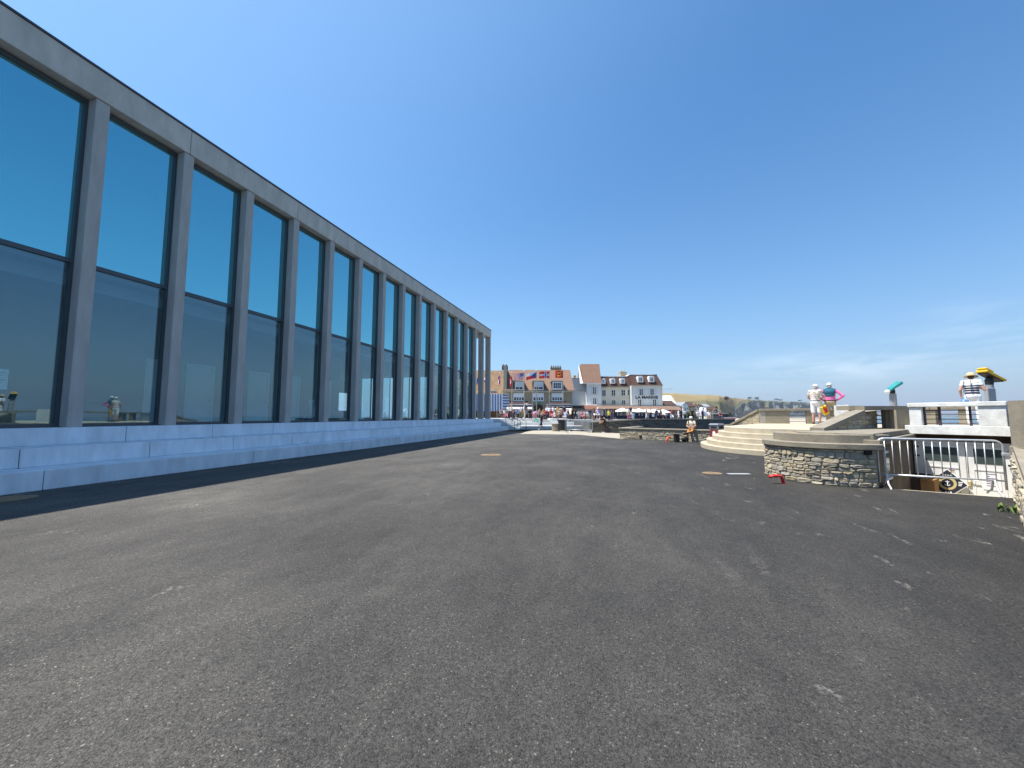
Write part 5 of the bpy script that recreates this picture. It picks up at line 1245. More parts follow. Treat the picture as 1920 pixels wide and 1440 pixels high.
for i in range(5):
    b=sm(t); q=1335+3.1*i; b.box(U(q,140),U(q+2,140),139.93,139.997,Z(782,140),Z(776.3,140)); b.build('shutter', M['band'], t)
t=sthing('seafront_shed','dark blue-grey shed on the water front below the hill','building',1357,132,0.)
b=sm(t); b.box(U(1351,132),U(1366,132),132,138,-1,Z(776.5,132)); b.build('wall', M['navy'], t); b=sm(t); b.box(U(1350.5,131.7),U(1366.5,131.7),131.7,138.2,Z(776.4,132),Z(775.2,132)); b.build('roof', M['post_grey'], t)
t=sthing('red_boat','small red and white boat lying beyond the retaining wall','boat',1368,110,0.)
b=MB(); b.slab([(-1.5,0,.5),(1.3,0,.5),(1.9,0,1.1),(-1.7,0,1.05)],(0,1.2,0)); b.build('hull', CLOTH['rose'], t); b=MB(); b.box(-1.72,1.95,-.05,1.25,1.1,1.22); b.build('gunwale', M['white'], t)
t=sthing('street_lamp','curved white street lamp in front of the seafront huts','street lamp',1336.5,88,1.0)
b=MB(); hh=Z(772.5,88)-1; b.path([(0,0,0),(0,0,hh),(.15,0,hh+.5),(.5,0,hh+.75),(.95,0,hh+.72),(1.2,0,hh+.5)],.045,6); b.build('pole', M['band'], t); b=MB(); b.bbox(1.1,1.45,-.1,.1,hh+.42,hh+.52,.02); b.build('lamp', M['white'], t)
t=sthing('street_lamp','pale post standing before the village gable houses','street lamp',1281.5,80,1.0)
b=MB(); b.tube((0,0,0),(0,0,Z(763.5,80)-1),.06,n=6); b.build('pole', M['white'], t); b=MB(); b.bbox(-.12,.12,-.1,.1,Z(763.5,80)-1,Z(763.5,80)-.8,.02); b.build('lamp', M['white'], t)

def crown(b, c, r, n, leaf, seed, flat_=.8):
    g=random.Random(seed); lob=[(V((g.uniform(-1,1),g.uniform(-1,1),g.uniform(-.7,.9)))*.55, g.uniform(.35,.6)) for _ in range(9)]
    for i in range(n):
        o_,rr=g.choice(lob); v=V((g.gauss(0,1),g.gauss(0,1),g.gauss(0,1))).normalized()*rr*g.uniform(.6,1.)
        p=o_+v; p=V((p.x*r,p.y*r,p.z*r*flat_))+V(c)
        e=V((g.gauss(0,1),g.gauss(0,1),g.gauss(0,1))).normalized(); f=e.orthogonal().normalized(); k=leaf*g.uniform(.6,1.4)
        b.add([p-e*k,p+f*k*.6,p+e*k,p-f*k*.6],[(0,1,2,3)])
def tree(px, d, wpx, ybase, ytop, label, m='foliage', seed=1, trunk=True, name='tree', cat='tree', group=None, n=700):
    z0=Z(ybase,d); t=sthing(name,label,cat,px,d,z0,group); h_=Z(ytop,d)-z0; r=(U(px+wpx/2,d)-U(px-wpx/2,d))/2
    if trunk:
        b=MB(); b.tube((0,0,-1),(0,0,h_*.5),.05*r+.15,.03*r+.1,7)
        for k in range(4): b.tube((0,0,h_*(.3+.05*k)),(math.cos(k*1.7)*r*.5,math.sin(k*1.7)*r*.5,h_*.7),.02*r+.06,.03,5)
        b.build('trunk', M['trunk'], t)
        b=MB(); crown(b,(0,0,h_*.66),r*1.05,n,r*.13,seed,h_*.36/r); b.build('crown', M[m], t)
    else:
        b=MB(); crown(b,(0,0,h_*.45),r*1.05,n,r*.10,seed,max(.25,h_*.55/r)); b.build('crown', M[m], t)
tree(1363,700,9.5,755,743,'lone dark round-headed tree on the hill above the cliff','foliage_dry',3,n=1200)
tree(1296,150,30,784,771,'green hedge in front of the village houses','foliage',5,False,'hedge','hedge',n=1500)
tree(1369,170,11,785,770,'dark bush at the foot of the cliff','foliage_dark',6,False,'bush','bush',n=900)
tree(1316,240,26,776,768,'dark shrubbery behind the closed parasols','foliage_dark',7,False,'bush','bush',n=1000)
tree(1350,320,30,781,769,'broad bush on the lower hillside behind the dark gable','foliage',8,False,'bush','bush',n=1000)
for i,(q,wq,yb,yt,dd_) in enumerate(((1408,10,748,744.3,1440),(1421,9,749,744,1460),(1457,9,750.5,747.3,1720),(1501,9,752.5,749.4,2000),(1466,7,751,748.4,1740))):
    tree(q,dd_,wq,yb,yt,['low bush on the skyline at the left end of the cliff top','second skyline bush from the left on the cliff top','broad skyline bush in the middle of the headland','skyline bush above the men on the terrace','small skyline bush in the middle of the headland'][i],'foliage_dark',20+i,False,'bush','bush','bushes along the cliff top',500)
for i,(q,dd_,wq,yb,yt) in enumerate(((1322,560,8,755,751.5),(1326,560,5,754,751.2),(1351,520,10,757,753.5),(1300,470,12,759,756))):
    tree(q,dd_,wq,yb,yt,['bush at the lower field edge, above the pale house','small bush touching the lower field edge','wide bush below the lone tree','bush above the brown-roofed houses'][i],'foliage',40+i,False,'bush','bush','bushes on the hillside',350)
# ------------------------------------------------------------------ people
def cap(b, p0, r0, p1, r1, n=10):
    p0,p1=V(p0),V(p1); t=(p1-p0); L_=t.length
    if L_<1e-5: return
    t.normalize(); pts=[p0-t*r0*.98,p0-t*r0*.8,p0-t*r0*.4,p0,p1,p1+t*r1*.4,p1+t*r1*.8,p1+t*r1*.98]
    b.path(pts,[r0*.2,r0*.6,r0*.917,r0,r1,r1*.917,r1*.6,r1*.2],n)
def ell(b, c, r, zdir=(0,0,1), ydir=(0,1,0), n=14):
    z=V(zdir).normalized(); y=V(ydir); y=(y-z*y.dot(z)).normalized(); x=y.cross(z); c=V(c); vs=[]; fs=[]
    m=9
    for i in range(m+1):
        a=math.pi*(i+.02)/(m+.04)
        for j in range(n):
            q=2*math.pi*j/n; vs.append(c+x*(r[0]*math.sin(a)*math.cos(q))+y*(r[1]*math.sin(a)*math.sin(q))+z*(r[2]*math.cos(a)))
    for i in range(m):
        for j in range(n): fs.append((i*n+j,(i+1)*n+j,(i+1)*n+(j+1)%n,i*n+(j+1)%n))
    fs.append(tuple(range(n))); fs.append(tuple(range(m*n,(m+1)*n))[::-1]); b.add(vs,fs)
def remesh(b, name, vox, smooth=2):
    o=b.build(name,M['skin']); m=o.modifiers.new('r','REMESH'); m.mode='VOXEL'; m.voxel_size=vox; m.use_smooth_shade=True
    s_=o.modifiers.new('s','SMOOTH'); s_.iterations=smooth; s_.factor=.5
    me=bpy.data.meshes.new_from_object(o.evaluated_get(bpy.context.evaluated_depsgraph_get())); me.name=name
    bpy.data.objects.remove(o); me.polygons.foreach_set('use_smooth',[True]*len(me.polygons)); return me
STAND=dict(pel=(0,0,.95),abd=(0,.005,1.12),che=(0,0,1.31),nek=(0,-.015,1.49),hed=(0,.02,1.635),look=(0,1,0),
    shL=(-.185,-.01,1.43),elL=(-.25,-.03,1.14),wrL=(-.245,.06,.90),shR=(.185,-.01,1.43),elR=(.25,-.03,1.14),wrR=(.245,.06,.90),
    hpL=(-.095,0,.92),knL=(-.105,.02,.50),anL=(-.11,-.02,.085),toL=(-.14,.15,.035),hpR=(.095,0,.92),knR=(.105,.02,.50),anR=(.11,-.02,.085),toR=(.14,.15,.035))
def pose(**k): d=dict(STAND); d.update(k); return {a:V(v) for a,v in d.items()}
def hand(b, wr, el, side, up=V((0,0,1)), curl=.5, s=1.):
    d=(wr-el).normalized(); n=d.cross(up); n = n.normalized() if n.length>.1 else V((1,0,0)); k=n.cross(d).normalized()  # k: spread axis
    pc=wr+d*.05*s; 
    for q in (-.027,-.009,.009,.027): cap(b, wr+d*.01*s+k*q*.7*s,.016*s, wr+d*.085*s+k*q*s,.0145*s,7)
    for q,l in ((-.029,.058),(-.010,.072),(.010,.078),(.029,.070)):
        a=wr+d*.085*s+k*q*s; e=a+(d*.6+n*side*curl*.7).normalized()*l*.5*s if curl else a+d*l*.5*s
        f=e+(d*.25+n*side*curl).normalized()*l*.5*s if curl else e+d*l*.5*s
        cap(b,a,.0105*s,e,.0095*s,6); cap(b,e,.0095*s,f,.008*s,6)
    t0=wr+d*.03*s+k*.028*s; t1=t0+(d*.6+k*.8).normalized()*.04*s; t2=t1+(d*.9+k*.25+n*side*.3).normalized()*.035*s
    cap(b,t0,.0135*s,t1,.0115*s,6); cap(b,t1,.0115*s,t2,.0095*s,6)
def human(nm, J, vox=.012, bulk=1., legs='trousers', sleeve=.55, hair=True, stride=0):
    out={}; sp=(J['nek']-J['pel']).normalized(); front=V((0,1,0)); side=(J['shR']-J['shL']).normalized(); fr=sp.cross(side)*-1; fr = fr if fr.dot(front)>=-.2 or True else -fr
    fr = side.cross(sp)*-1 if (side.cross(sp)*-1).dot(front)>0 else side.cross(sp)
    look=J['look'].normalized(); up=(J['hed']-J['nek']).normalized(); up=(up*.6+V((0,0,1))*.4).normalized(); h=J['hed']
    lf=(look-up*look.dot(up)).normalized(); rt=lf.cross(up)
    b=MB()
    ell(b,h,(.076,.094,.114),up,lf); ell(b,h+lf*.028-up*.055,(.052,.058,.06),up,lf)      # skull, jaw
    cap(b,h+lf*.085+up*.005,.012,h+lf*.108-up*.022,.015,8)                                 # nose
    cap(b,h+lf*.083-up*.055-rt*.02,.009,h+lf*.083-up*.055+rt*.02,.009,6)                   # lips
    for s_ in (-1,1): ell(b,h+rt*s_*.078-lf*.005-up*.01,(.010,.022,.033),up,lf,8)           # ears
    cap(b,J['nek']-sp*.02,.062,h-up*.06,.052)
    w=bulk
    def torso(b,g):
        P0,P1,P2 = J['pel'],J['abd'],J['che']; tp = J['nek']*.55+J['che']*.45
        for p_,x_,y_,z_s in ((P0*.45+P1*.55,.148,.112,.12),(P1,.146,.112,.13),(P1*.5+P2*.5,.152,.112,.13),(P2,.162,.110,.14),(P2*.55+tp*.45,.158,.102,.12),(tp,.125,.085,.085)):
            ell(b,p_,(x_*w+g,y_*w+g,z_s+g*.5),sp,fr)
        for q in ('shL','shR'):
            cap(b,J[q],.054+g,J[q]*.45+tp*.55,.066+g); cap(b,J['nek']-sp*.015,.050+g*.5,J[q]*.75+tp*.25,.050+g)
    def hips(b,g):
        ell(b,J['pel']-sp*.01,(.158*w+g,.12*w+g,.135+g),sp,fr); cap(b,J['hpL'],.09+g,J['hpR'],.09+g)
    torso(b,0); hips(b,0)
    for q in 'LR':
        cap(b,J['sh'+q],.052,J['el'+q],.040); cap(b,J['el'+q],.040,J['wr'+q],.027); hand(b,J['wr'+q],J['el'+q],1 if q=='L' else -1)
        cap(b,J['hp'+q],.082,J['kn'+q],.052); cap(b,J['kn'+q],.052,J['kn'+q]*.6+J['an'+q]*.4,.053); cap(b,J['kn'+q]*.6+J['an'+q]*.4,.053,J['an'+q],.035)
        cap(b,J['an'+q]+V((0,0,-.03)),.036,J['to'+q],.03)
    out['body']=remesh(b,'body',vox,2)
    b=MB(); torso(b,.014); ell(b,J['abd']-sp*.10,(.152*w+.016,.115*w+.016,.10),sp,fr)
    for q in 'LR':
        e=J['sh'+q]+(J['el'+q]-J['sh'+q])*min(1,sleeve*2 if sleeve<.5 else 1.); 
        if sleeve<.6: e=J['sh'+q]+(J['el'+q]-J['sh'+q])*sleeve; cap(b,J['sh'+q],.062,e,.060)
        else:
            cap(b,J['sh'+q],.062,J['el'+q],.056); cap(b,J['el'+q],.056,J['el'+q]+(J['wr'+q]-J['el'+q])*.95,.043)
    out['shirt']=remesh(b,'shirt',vox*1.1,7)
    b=MB(); hips(b,.016)
    for q in 'LR':
        if legs=='shorts':
            e=J['hp'+q]+(J['kn'+q]-J['hp'+q])*.92; cap(b,J['hp'+q],.098,e,.083)
        elif legs=='skirt':
            e=J['hp'+q]+(J['kn'+q]-J['hp'+q])*1.0; cap(b,J['hp'+q],.105,e,.12)
        else:
            cap(b,J['hp'+q],.098,J['kn'+q],.072); cap(b,J['kn'+q],.072,J['an'+q]+(J['kn'+q]-J['an'+q])*.08,.060)
    out[legs]=remesh(b,legs,vox*1.1,5)
    for i,q in enumerate('LR'):
        b=MB(); f=J['to'+q]-J['an'+q]; f.z=0; f=f.normalized() if f.length>.02 else V((0,1,0)); a=J['an'+q]+V((0,0,-.04))
        cap(b,a-f*.045,.045,J['to'+q]+f*.03,.040); cap(b,a+V((0,0,.03)),.044,a,.046); out['shoe%d'%i]=remesh(b,'shoe',vox,1)
    if hair:
        b=MB(); ell(b,h+up*.028-lf*.016,(.083,.095,.098),up,lf); ell(b,h-lf*.045-up*.03,(.07,.055,.075),up,lf); out['hair']=remesh(b,'hair',vox*.9,1)
    out['_']=dict(h=h,up=up,lf=lf,rt=rt,sp=sp,fr=fr); return out
def put(name_me, parent, name, m):
    o=bpy.data.objects.new(name,name_me); COL.objects.link(o); o.parent=parent
    if name_me.materials: name_me.materials.clear()
    name_me.materials.append(None); o.material_slots[0].link='OBJECT'; o.material_slots[0].material=m; return o
def assemble(H, label, loc, rz, shirt, legs, skin='skin', hair='hair_grey', shoes='black', s=1., group=None):
    t=thing('person',label,'person',loc,rz,group); t.scale=(s,s,s)
    for k,me in H.items():
        if k=='_': continue
        if k=='body': put2(me,t,'body',M[skin])
        elif k=='shirt': put2(me,t,'shirt',CLOTH[shirt])
        elif k.startswith('shoe'): put2(me,t,'shoe',CLOTH.get(shoes) or M[shoes])
        elif k=='hair': 
            if hair: put2(me,t,'hair',M[hair])
        else: put2(me,t,k,CLOTH[legs])
    return t
def put2(me,parent,name,m):
    if not me.materials: me.materials.append(m)
    o=bpy.data.objects.new(name,me); COL.objects.link(o); o.parent=parent
    o.material_slots[0].link='OBJECT'; o.material_slots[0].material=m; return o
def eyes(t,H):
    d=H['_']
    for s_ in (-1,1):
        b=MB(); ell(b,d['h']+d['lf']*.083+d['rt']*s_*.031+d['up']*.012,(.013,.008,.009),d['up'],d['lf'],8); b.build('eye',M['black'],t,True)
def capfit(t,H,m,brim=True,tilt=0.):
    d=H['_']; Mx=Matrix(((d['rt'].x,d['lf'].x,d['up'].x,d['h'].x),(d['rt'].y,d['lf'].y,d['up'].y,d['h'].y),(d['rt'].z,d['lf'].z,d['up'].z,d['h'].z),(0,0,0,1)))
    b=MB(Mx@Matrix.Translation((0,-.008,.028))@Matrix.Scale(1.14,4,(0,1,0))); b.lathe([(.094,-.015),(.096,.02),(.09,.06),(.07,.092),(.035,.108),(.0,.112)],n=20)
    o=b.build('cap',m,t,True)
    if brim:
        b=MB(Mx@Matrix.Translation((0,.07,.018))); vs=[]; n=12
        for i in range(n+1):
            a=math.pi*i/n; vs.append((.088*math.cos(a),.025+.0*math.sin(a),0)); vs.append((.088*math.cos(a)*.98,.03+.10*math.sin(a),-.012))
        b.add(vs,[(2*i,2*i+1,2*i+3,2*i+2) for i in range(n)]); b.add([v+V((0,0,.008)) if isinstance(v,V) else (v[0],v[1],v[2]+.008) for v in vs],[(2*i,2*i+1,2*i+3,2*i+2) for i in range(n)]); b.build('visor',m,o)
    return o
def straw(t,H,m):
    d=H['_']; Mx=Matrix(((d['rt'].x,d['lf'].x,d['up'].x,d['h'].x),(d['rt'].y,d['lf'].y,d['up'].y,d['h'].y),(d['rt'].z,d['lf'].z,d['up'].z,d['h'].z),(0,0,0,1)))
    b=MB(Mx@Matrix.Translation((0,-.008,.035))); b.lathe([(.165,-.035),(.168,-.03),(.10,-.005),(.098,.05),(.085,.085),(.05,.10),(.0,.095)],n=24); b.lathe([(.165,-.036),(.10,-.012),(.0,-.012)],n=24)
    return b.build('straw_hat',m,t,True)

def face_to(p, v):   # heading so that local +Y looks along v
    return math.atan2(-v.x, v.y)

# --- the two men on the terrace
dm=18.3
pm1,pm2=at(1531.5,795.3,dm),at(1559.5,796,dm-.1)
away=W(.62,.78)
J1=pose(look=(.35,.9,-.12),hed=(.02,.05,1.60),nek=(0,.0,1.47),elR=(.27,.10,1.17),wrR=(.16,.32,1.10),elL=(-.26,.02,1.16),wrL=(-.16,.22,1.02),knL=(-.10,.0,.50),knR=(.12,.03,.50),anR=(.12,.03,.085),toR=(.18,.19,.035))
H1=human('m1',J1,.011,1.12,'shorts',.5,True)
man1=assemble(H1,'man in white cap, pale polo and white shorts standing on the sea terrace',pm1,face_to(None,W(.80,.60)),'pale','white','skin','hair_grey','brown',1.07)
eyes(man1,H1); capfit(man1,H1,M['white'])
b=MB(); cap(b,(-.17,-.02,1.0),.012,(.17,-.02,1.0),.012); 
b=MB(); b.lathe([(.176,0),(.178,.03)],n=24); o=b.build('belt',M['black'],man1); o.location=(0,0,.995); o.scale=(1.03,.80,1)
J2=pose(look=(-.15,1,-.05),shL=(-.20,-.01,1.44),shR=(.20,-.01,1.44),elL=(-.43,-.09,1.20),wrL=(-.225,.03,1.03),elR=(.44,-.09,1.20),wrR=(.225,.03,1.03),anR=(.16,.0,.085),knR=(.14,.02,.5),toR=(.2,.16,.035))
H2=human('m2',J2,.011,1.2,'trousers',1.,True)
man2=assemble(H2,'man in pink shirt and khaki trousers with hands on hips on the terrace',pm2,face_to(None,W(.66,.75)),'pink','khaki','skin','hair_grey','brown',1.09)
capfit(man2,H2,M['white'])
b=MB(); ell(b,(0,-.045,1.36),(.20,.125,.15)); ell(b,(0,-.06,1.25),(.17,.10,.12)); cap(b,(-.17,-.02,1.455),.068,(.17,-.02,1.455),.068); cap(b,(-.09,-.02,1.50),.06,(.09,-.02,1.50),.06); cap(b,(-.19,.02,1.46),.06,(-.07,.15,1.30),.045); cap(b,(.19,.02,1.46),.06,(.07,.15,1.30),.045)
put2(remesh(b,'sweater',.012,8),man2,'sweater',CLOTH['teal'])
b=MB(); b.lathe([(.195,0),(.197,.035)],n=24); o=b.build('belt',M['wood_dark'],man2); o.location=(0,0,1.0); o.scale=(1.0,.78,1)
# yellow and orange shoulder bag held by the first man
hd_=face_to(None,W(.80,.60)); bagp=pm1+Matrix.Rotation(hd_,3,'Z')@V((.24,.20,.86))*1.0
sbg=thing('shoulder_bag','orange and yellow shoulder bag with a long strap carried by the man in white shorts','bag',at(1546,768,dm-.25),YAW+R(8))
b=MB(Matrix.Rotation(R(-24),4,'Y')); b.bbox(-.15,.15,-.05,.05,-.24,.18,.03); b.build('bag', CLOTH['flag_yellow'], sbg)
b=MB(Matrix.Rotation(R(-24),4,'Y')); b.bbox(-.10,.10,-.062,-.051,-.16,.12,.004); b.build('front_panel', M['orange'], sbg)
b=MB(Matrix.Rotation(R(-24),4,'Y')); b.bbox(-.05,.05,-.07,-.063,-.1,.06,.003); b.build('dark_patch', CLOTH['red'], sbg)
b=MB(); b.path([(-.06,.0,.16),(-.2,-.02,.40),(-.36,-.05,.66),(-.42,.05,.80),(-.34,.2,.78)],.022,6); b.build('strap', M['gold'], sbg)

# --- woman at the viewer
dw_=12.9; pw=at(1828.5,796.3,dw_)
J3=pose(look=(.05,1,-.75),hed=(0,.10,1.585),nek=(0,.03,1.455),che=(0,.0,1.29),elL=(-.25,-.08,1.14),wrL=(-.24,-.02,.91),elR=(.27,-.02,1.13),wrR=(.20,.24,1.19),shL=(-.175,.0,1.41),shR=(.175,.0,1.41))
H3=human('w3',J3,.011,1.02,'trousers',.38,True)
wom=assemble(H3,'woman in straw hat, navy striped top and white trousers at the yellow viewer',pw,face_to(None,W(.80,.60)),'white','white','skin','hair_brown','white',1.0)
straw(wom,H3,M['straw'])
def stripes():
    m,nt,out=newmat('striped_jersey'); L=nt.links.new; b=N(nt,'ShaderNodeBsdfPrincipled'); b.inputs['Roughness'].default_value=.9
    tc=N(nt,'ShaderNodeTexCoord'); sx=N(nt,'ShaderNodeSeparateXYZ'); L(tc.outputs['Object'],sx.inputs[0])
    mr=N(nt,'ShaderNodeMapRange'); mr.inputs[1].default_value=.85; mr.inputs[2].default_value=1.55; L(sx.outputs[2],mr.inputs[0])
    wv=[(.0,0),(.10,1),(.125,0),(.20,1),(.225,0),(.31,1),(.34,0),(.42,1),(.45,0),(.53,1),(.57,0),(.625,1)]
    r=ramp(nt,[(p,(.74,.74,.75) if c else (.018,.022,.05)) for p,c in wv]); r.color_ramp.interpolation='CONSTANT'
    L(mr.outputs[0],r.inputs[0]); L(r.outputs[0],b.inputs['Base Color']); L(b.outputs[0],out.inputs[0]); return m
ST=stripes()
for c in wom.children:
    if c.name.startswith('shirt'): c.material_slots[0].material=ST
b=MB(); b.path([(0,-.135,1.46),(0,-.155,1.30),(0,-.16,1.15),(.01,-.145,1.02)],.010,6); b.path([(-.15,-.10,1.46),(-.16,-.12,1.3),(-.17,-.12,1.05)],.009,6); b.build('bag_strap',CLOTH['navy'],wom)
hb=thing('handbag','blue handbag hanging from the left hand of the woman in the striped top','bag',at(1808.5,751,dw_-.1),YAW-.5); hb.scale=(.66,.66,.8)
b=MB(); b.bbox(-.14,.15,-.06,.06,-.20,.06,.05); b.build('bag',CLOTH['blue'],hb); b=MB(); b.path([(-.1,0,.05),(-.06,0,.18),(0.03,0,.27),(.07,0,.18),(.1,0,.05)],.012,6); b.build('strap',CLOTH['blue'],hb); b=MB(); b.bbox(-.09,-.03,-.085,-.072,-.05,.03,.004); b.build('clasp',M['white'],hb)

# --- coin viewers
def viewer(name,label,p,rz,tilt,tubecol,ln,hgt,box=False):
    t=thing(name,label,'viewer',p,rz)
    b=MB(); 
    if box: b.bbox(-.10,.12,-.09,.09,0,hgt*.74,.02); b.lathe([(.10,hgt*.74),(.10,hgt*.86)],c=(.02,0,0),n=16)
    else: b.lathe([(.11,0),(.105,hgt*.83)],n=20)
    b.build('post',M['post_grey'],t)
    if box: b=MB(); b.bbox(-.24,.02,-.15,-.02,hgt*.36,hgt*.74,.015); b.build('coin_box',M['post_grey'],t)
    b=MB(); b.path([(.02 if box else 0,0,hgt*.80),(.02 if box else 0,0,hgt*.9),(.02,0,hgt*.96)],[.10,.11,.06] if box else [.07,.085,.05],14); b.build('swivel',M['black'],t)
    Mx=Matrix.Translation((.02,0,hgt))@Matrix.Rotation(tilt,4,'Y')
    b=MB(Mx)
    if box: b.bbox(-ln*.38,ln*.62,-.17,.17,-.02,.06,.015); b.bbox(-ln*.44,-ln*.02,-.14,.14,.062,.13,.02); b.bbox(-ln*.30,-ln*.05,-.10,.10,.131,.165,.015)
    else:
        for s_ in (-1,1): b.lathe([(.058,-ln*.46),(.062,-ln*.1),(.075,ln*.35),(.08,ln*.54)],n=14) if False else None
        for s_ in (-1,1): b.path([(-ln*.42,s_*.062,0),(-ln*.05,s_*.062,0),(ln*.3,s_*.07,0),(ln*.56,s_*.075,0)],[.05,.06,.07,.075],14)
        b.bbox(-ln*.3,ln*.35,-.06,.06,-.05,.06,.02)
    b.build('viewing_head',M[tubecol],t,False)
    b=MB(Mx)
    if box: b.bbox(-ln*.30,ln*.55,-.15,.15,-.06,-.022,.01); b.build('underside',M['black'],t)
    else:
        b.path([(-ln*.56,.04,-.03),(-ln*.40,.04,.0)],[.05,.05],10); b.path([(-ln*.56,-.04,-.03),(-ln*.40,-.04,.0)],[.05,.05],10); b.build('eyepiece',M['white'],t)
    return t
dv_=13.6; pt=at(1861,790,dv_); pt.z=1.26
viewer('coin_viewer','big yellow coin viewer tilted on a grey post beside the woman in the straw hat',pt,YAW,R(29),'yellow',.74,Z(703.5,dv_)-1.26,True)
b_=[c for c in bpy.data.objects if c.name=='coin_viewer'][0]
dt=15.2; pt=at(1677.5,785,dt); pt.z=1.24
viewer('coin_viewer','teal coin viewer pointing upwards on a slim grey post',pt,YAW,R(-34),'teal',.57,Z(726,dt)-1.24)

# --- man sitting on the low wall
ds_=gnd(1292,829,0); wallp=L0+tl*((ds_-L0).dot(tl))
J4=pose(pel=(0,0,.88),abd=(0,.03,1.03),che=(0,.05,1.20),nek=(0,.06,1.38),hed=(0,.10,1.52),look=(-.2,1,-.25),shL=(-.185,.05,1.32),shR=(.185,.05,1.32),elL=(-.27,.10,1.06),wrL=(-.10,.30,.99),elR=(.27,.10,1.06),wrR=(.10,.30,.99),
    hpL=(-.09,.03,.86),knL=(-.12,.44,.86),anL=(.16,.52,.66),toL=(.24,.66,.62),hpR=(.09,.03,.86),knR=(.12,.44,.80),anR=(.10,.42,.36),toR=(.10,.58,.32))
for k in ('knR','anR','toR'): pass
J4['anR']=V((.10,.44,.40-.315)); J4['toR']=V((.10,.60,.035)); J4['knR']=V((.12,.42,.52)); J4['knL']=V((-.16,.42,.66)); J4['anL']=V((.10,.50,.58)); J4['toL']=V((.22,.56,.52)); 
dz_=.88-.80
for k in ('pel','abd','che','nek','hed','shL','shR','elL','elR','wrL','wrR','hpL','hpR'): J4[k]=J4[k]-V((0,0,dz_))
J4['pel']=V((0,-.02,.86)); J4['hpL']=V((-.09,.03,.84)); J4['hpR']=V((.09,.03,.84))
H4=human('m4',J4,.012,1.15,'trousers',.5,True)
sit=assemble(H4,'elderly man in a pale shirt and tan trousers sitting cross-legged on the low stone wall',z_(wallp,.0)+nl*-.05,face_to(None,nl*1.),'cream','orange','skin','hair_grey','black',1.0); eyes(sit,H4); capfit(sit,H4,M['white'],False)
b=MB(); b.path([(.14,.17,1.28),(.12,.20,1.15),(.05,.21,1.02)],.02,6); b.path([(.15,-.05,1.30),(.14,.1,1.33),(.14,.17,1.28)],.02,6); b.build('bag_strap',M['black'],sit)
kp=gnd(1281,829,0); b=MB(); ell(b,(0,0,.17),(.22,.15,.19)); ell(b,(.02,.12,.12),(.15,.08,.11)); cap(b,(-.08,0,.34),.02,(.08,0,.34),.02)
o=link('backpack',remesh(b,'backpack',.02,2),None,kp+V((.12,.18,0)),YAW); o.data.materials.clear(); o.data.materials.append(M['black']); tag(o,'black backpack on the ground at the feet of the man on the low wall','backpack')
b=MB(); b.bbox(-.14,.14,-.14,.14,.0,.46,.02); b.bbox(-.2,.2,-.2,.2,.461,.5,.01); tag(b.build('black_stool',M['black'],loc=kp+W(-.40,.0),rotz=.3),'small black post with a flat top beside the black backpack','stool')

# --- stooping walker beside the grey barriers
J5=pose(pel=(0,-.05,.90),abd=(0,.02,1.05),che=(0,.14,1.19),nek=(0,.28,1.31),hed=(0,.40,1.36),look=(0,.8,-.7),shL=(-.18,.22,1.28),shR=(.18,.22,1.28),elL=(-.22,.28,1.02),wrL=(-.15,.46,.92),elR=(.22,.26,1.02),wrR=(.1,.46,.90),
    hpL=(-.09,-.05,.88),hpR=(.09,-.05,.88),knL=(-.1,.12,.5),anL=(-.1,.1,.085),toL=(-.1,.26,.03),knR=(.1,-.02,.49),anR=(.1,-.26,.10),toR=(.1,-.12,.035))
H5=human('m5',J5,.014,1.05,'trousers',.4,True)
wal=assemble(H5,'stooping walker in dark clothes with a tan backpack beside the grey barriers',z_(gnd(1125,811,0),0)+W(.3,-.6),face_to(None,W(-.85,-.35)),'black','brown','skin','hair_brown','white',1.05)
tb_=thing('backpack','tan backpack worn by the stooping walker beside the grey barriers','backpack',wal.location,wal.rotation_euler.z); b=MB(); ell(b,(0,-.03,1.24),(.16,.13,.25),(0,.55,.84)); put2(remesh(b,'pack',.02,2),tb_,'pack',CLOTH['tan'])

# --- crowd: a few poses, shared meshes, own clothes
SIT=dict(pel=(0,-.02,.50),abd=(0,.02,.66),che=(0,.04,.85),nek=(0,.05,1.03),hed=(0,.08,1.17),shL=(-.18,.04,.97),shR=(.18,.04,.97),elL=(-.25,.08,.72),wrL=(-.12,.30,.64),elR=(.25,.08,.72),wrR=(.12,.30,.64),
   hpL=(-.09,.02,.48),knL=(-.14,.42,.50),anL=(-.12,.42,.085),toL=(-.14,.58,.035),hpR=(.09,.02,.48),knR=(.14,.42,.50),anR=(.12,.46,.085),toR=(.14,.62,.035))
SIT2=dict(SIT); SIT2.update(elL=(-.26,-.12,.76),wrL=(-.22,-.3,.55),che=(0,-.03,.84),nek=(0,-.04,1.02),hed=(.0,-.01,1.16),look=(.6,.8,0),shL=(-.18,-.03,.96),shR=(.18,-.03,.96),elR=(.24,.10,.74),wrR=(.05,.22,.92))
WALK=dict(knL=(-.10,.20,.52),anL=(-.1,.26,.10),toL=(-.1,.42,.06),knR=(.1,-.06,.49),anR=(.1,-.30,.12),toR=(.1,-.16,.04),elL=(-.24,-.12,1.15),wrL=(-.22,-.06,.92),elR=(.24,.05,1.15),wrR=(.2,.26,1.0))
PHO=dict(elL=(-.27,.14,1.22),wrL=(-.06,.28,1.40),elR=(.27,.14,1.22),wrR=(.06,.28,1.40))
BEND=dict(pel=(0,-.14,.90),abd=(0,.02,1.02),che=(0,.20,1.03),nek=(0,.38,.98),hed=(0,.50,.92),look=(0,.5,-1),shL=(-.18,.32,.98),shR=(.18,.32,.98),elL=(-.2,.40,.70),wrL=(-.12,.45,.46),elR=(.2,.40,.70),wrR=(.12,.45,.46),hpL=(-.09,-.12,.88),hpR=(.09,-.12,.88))
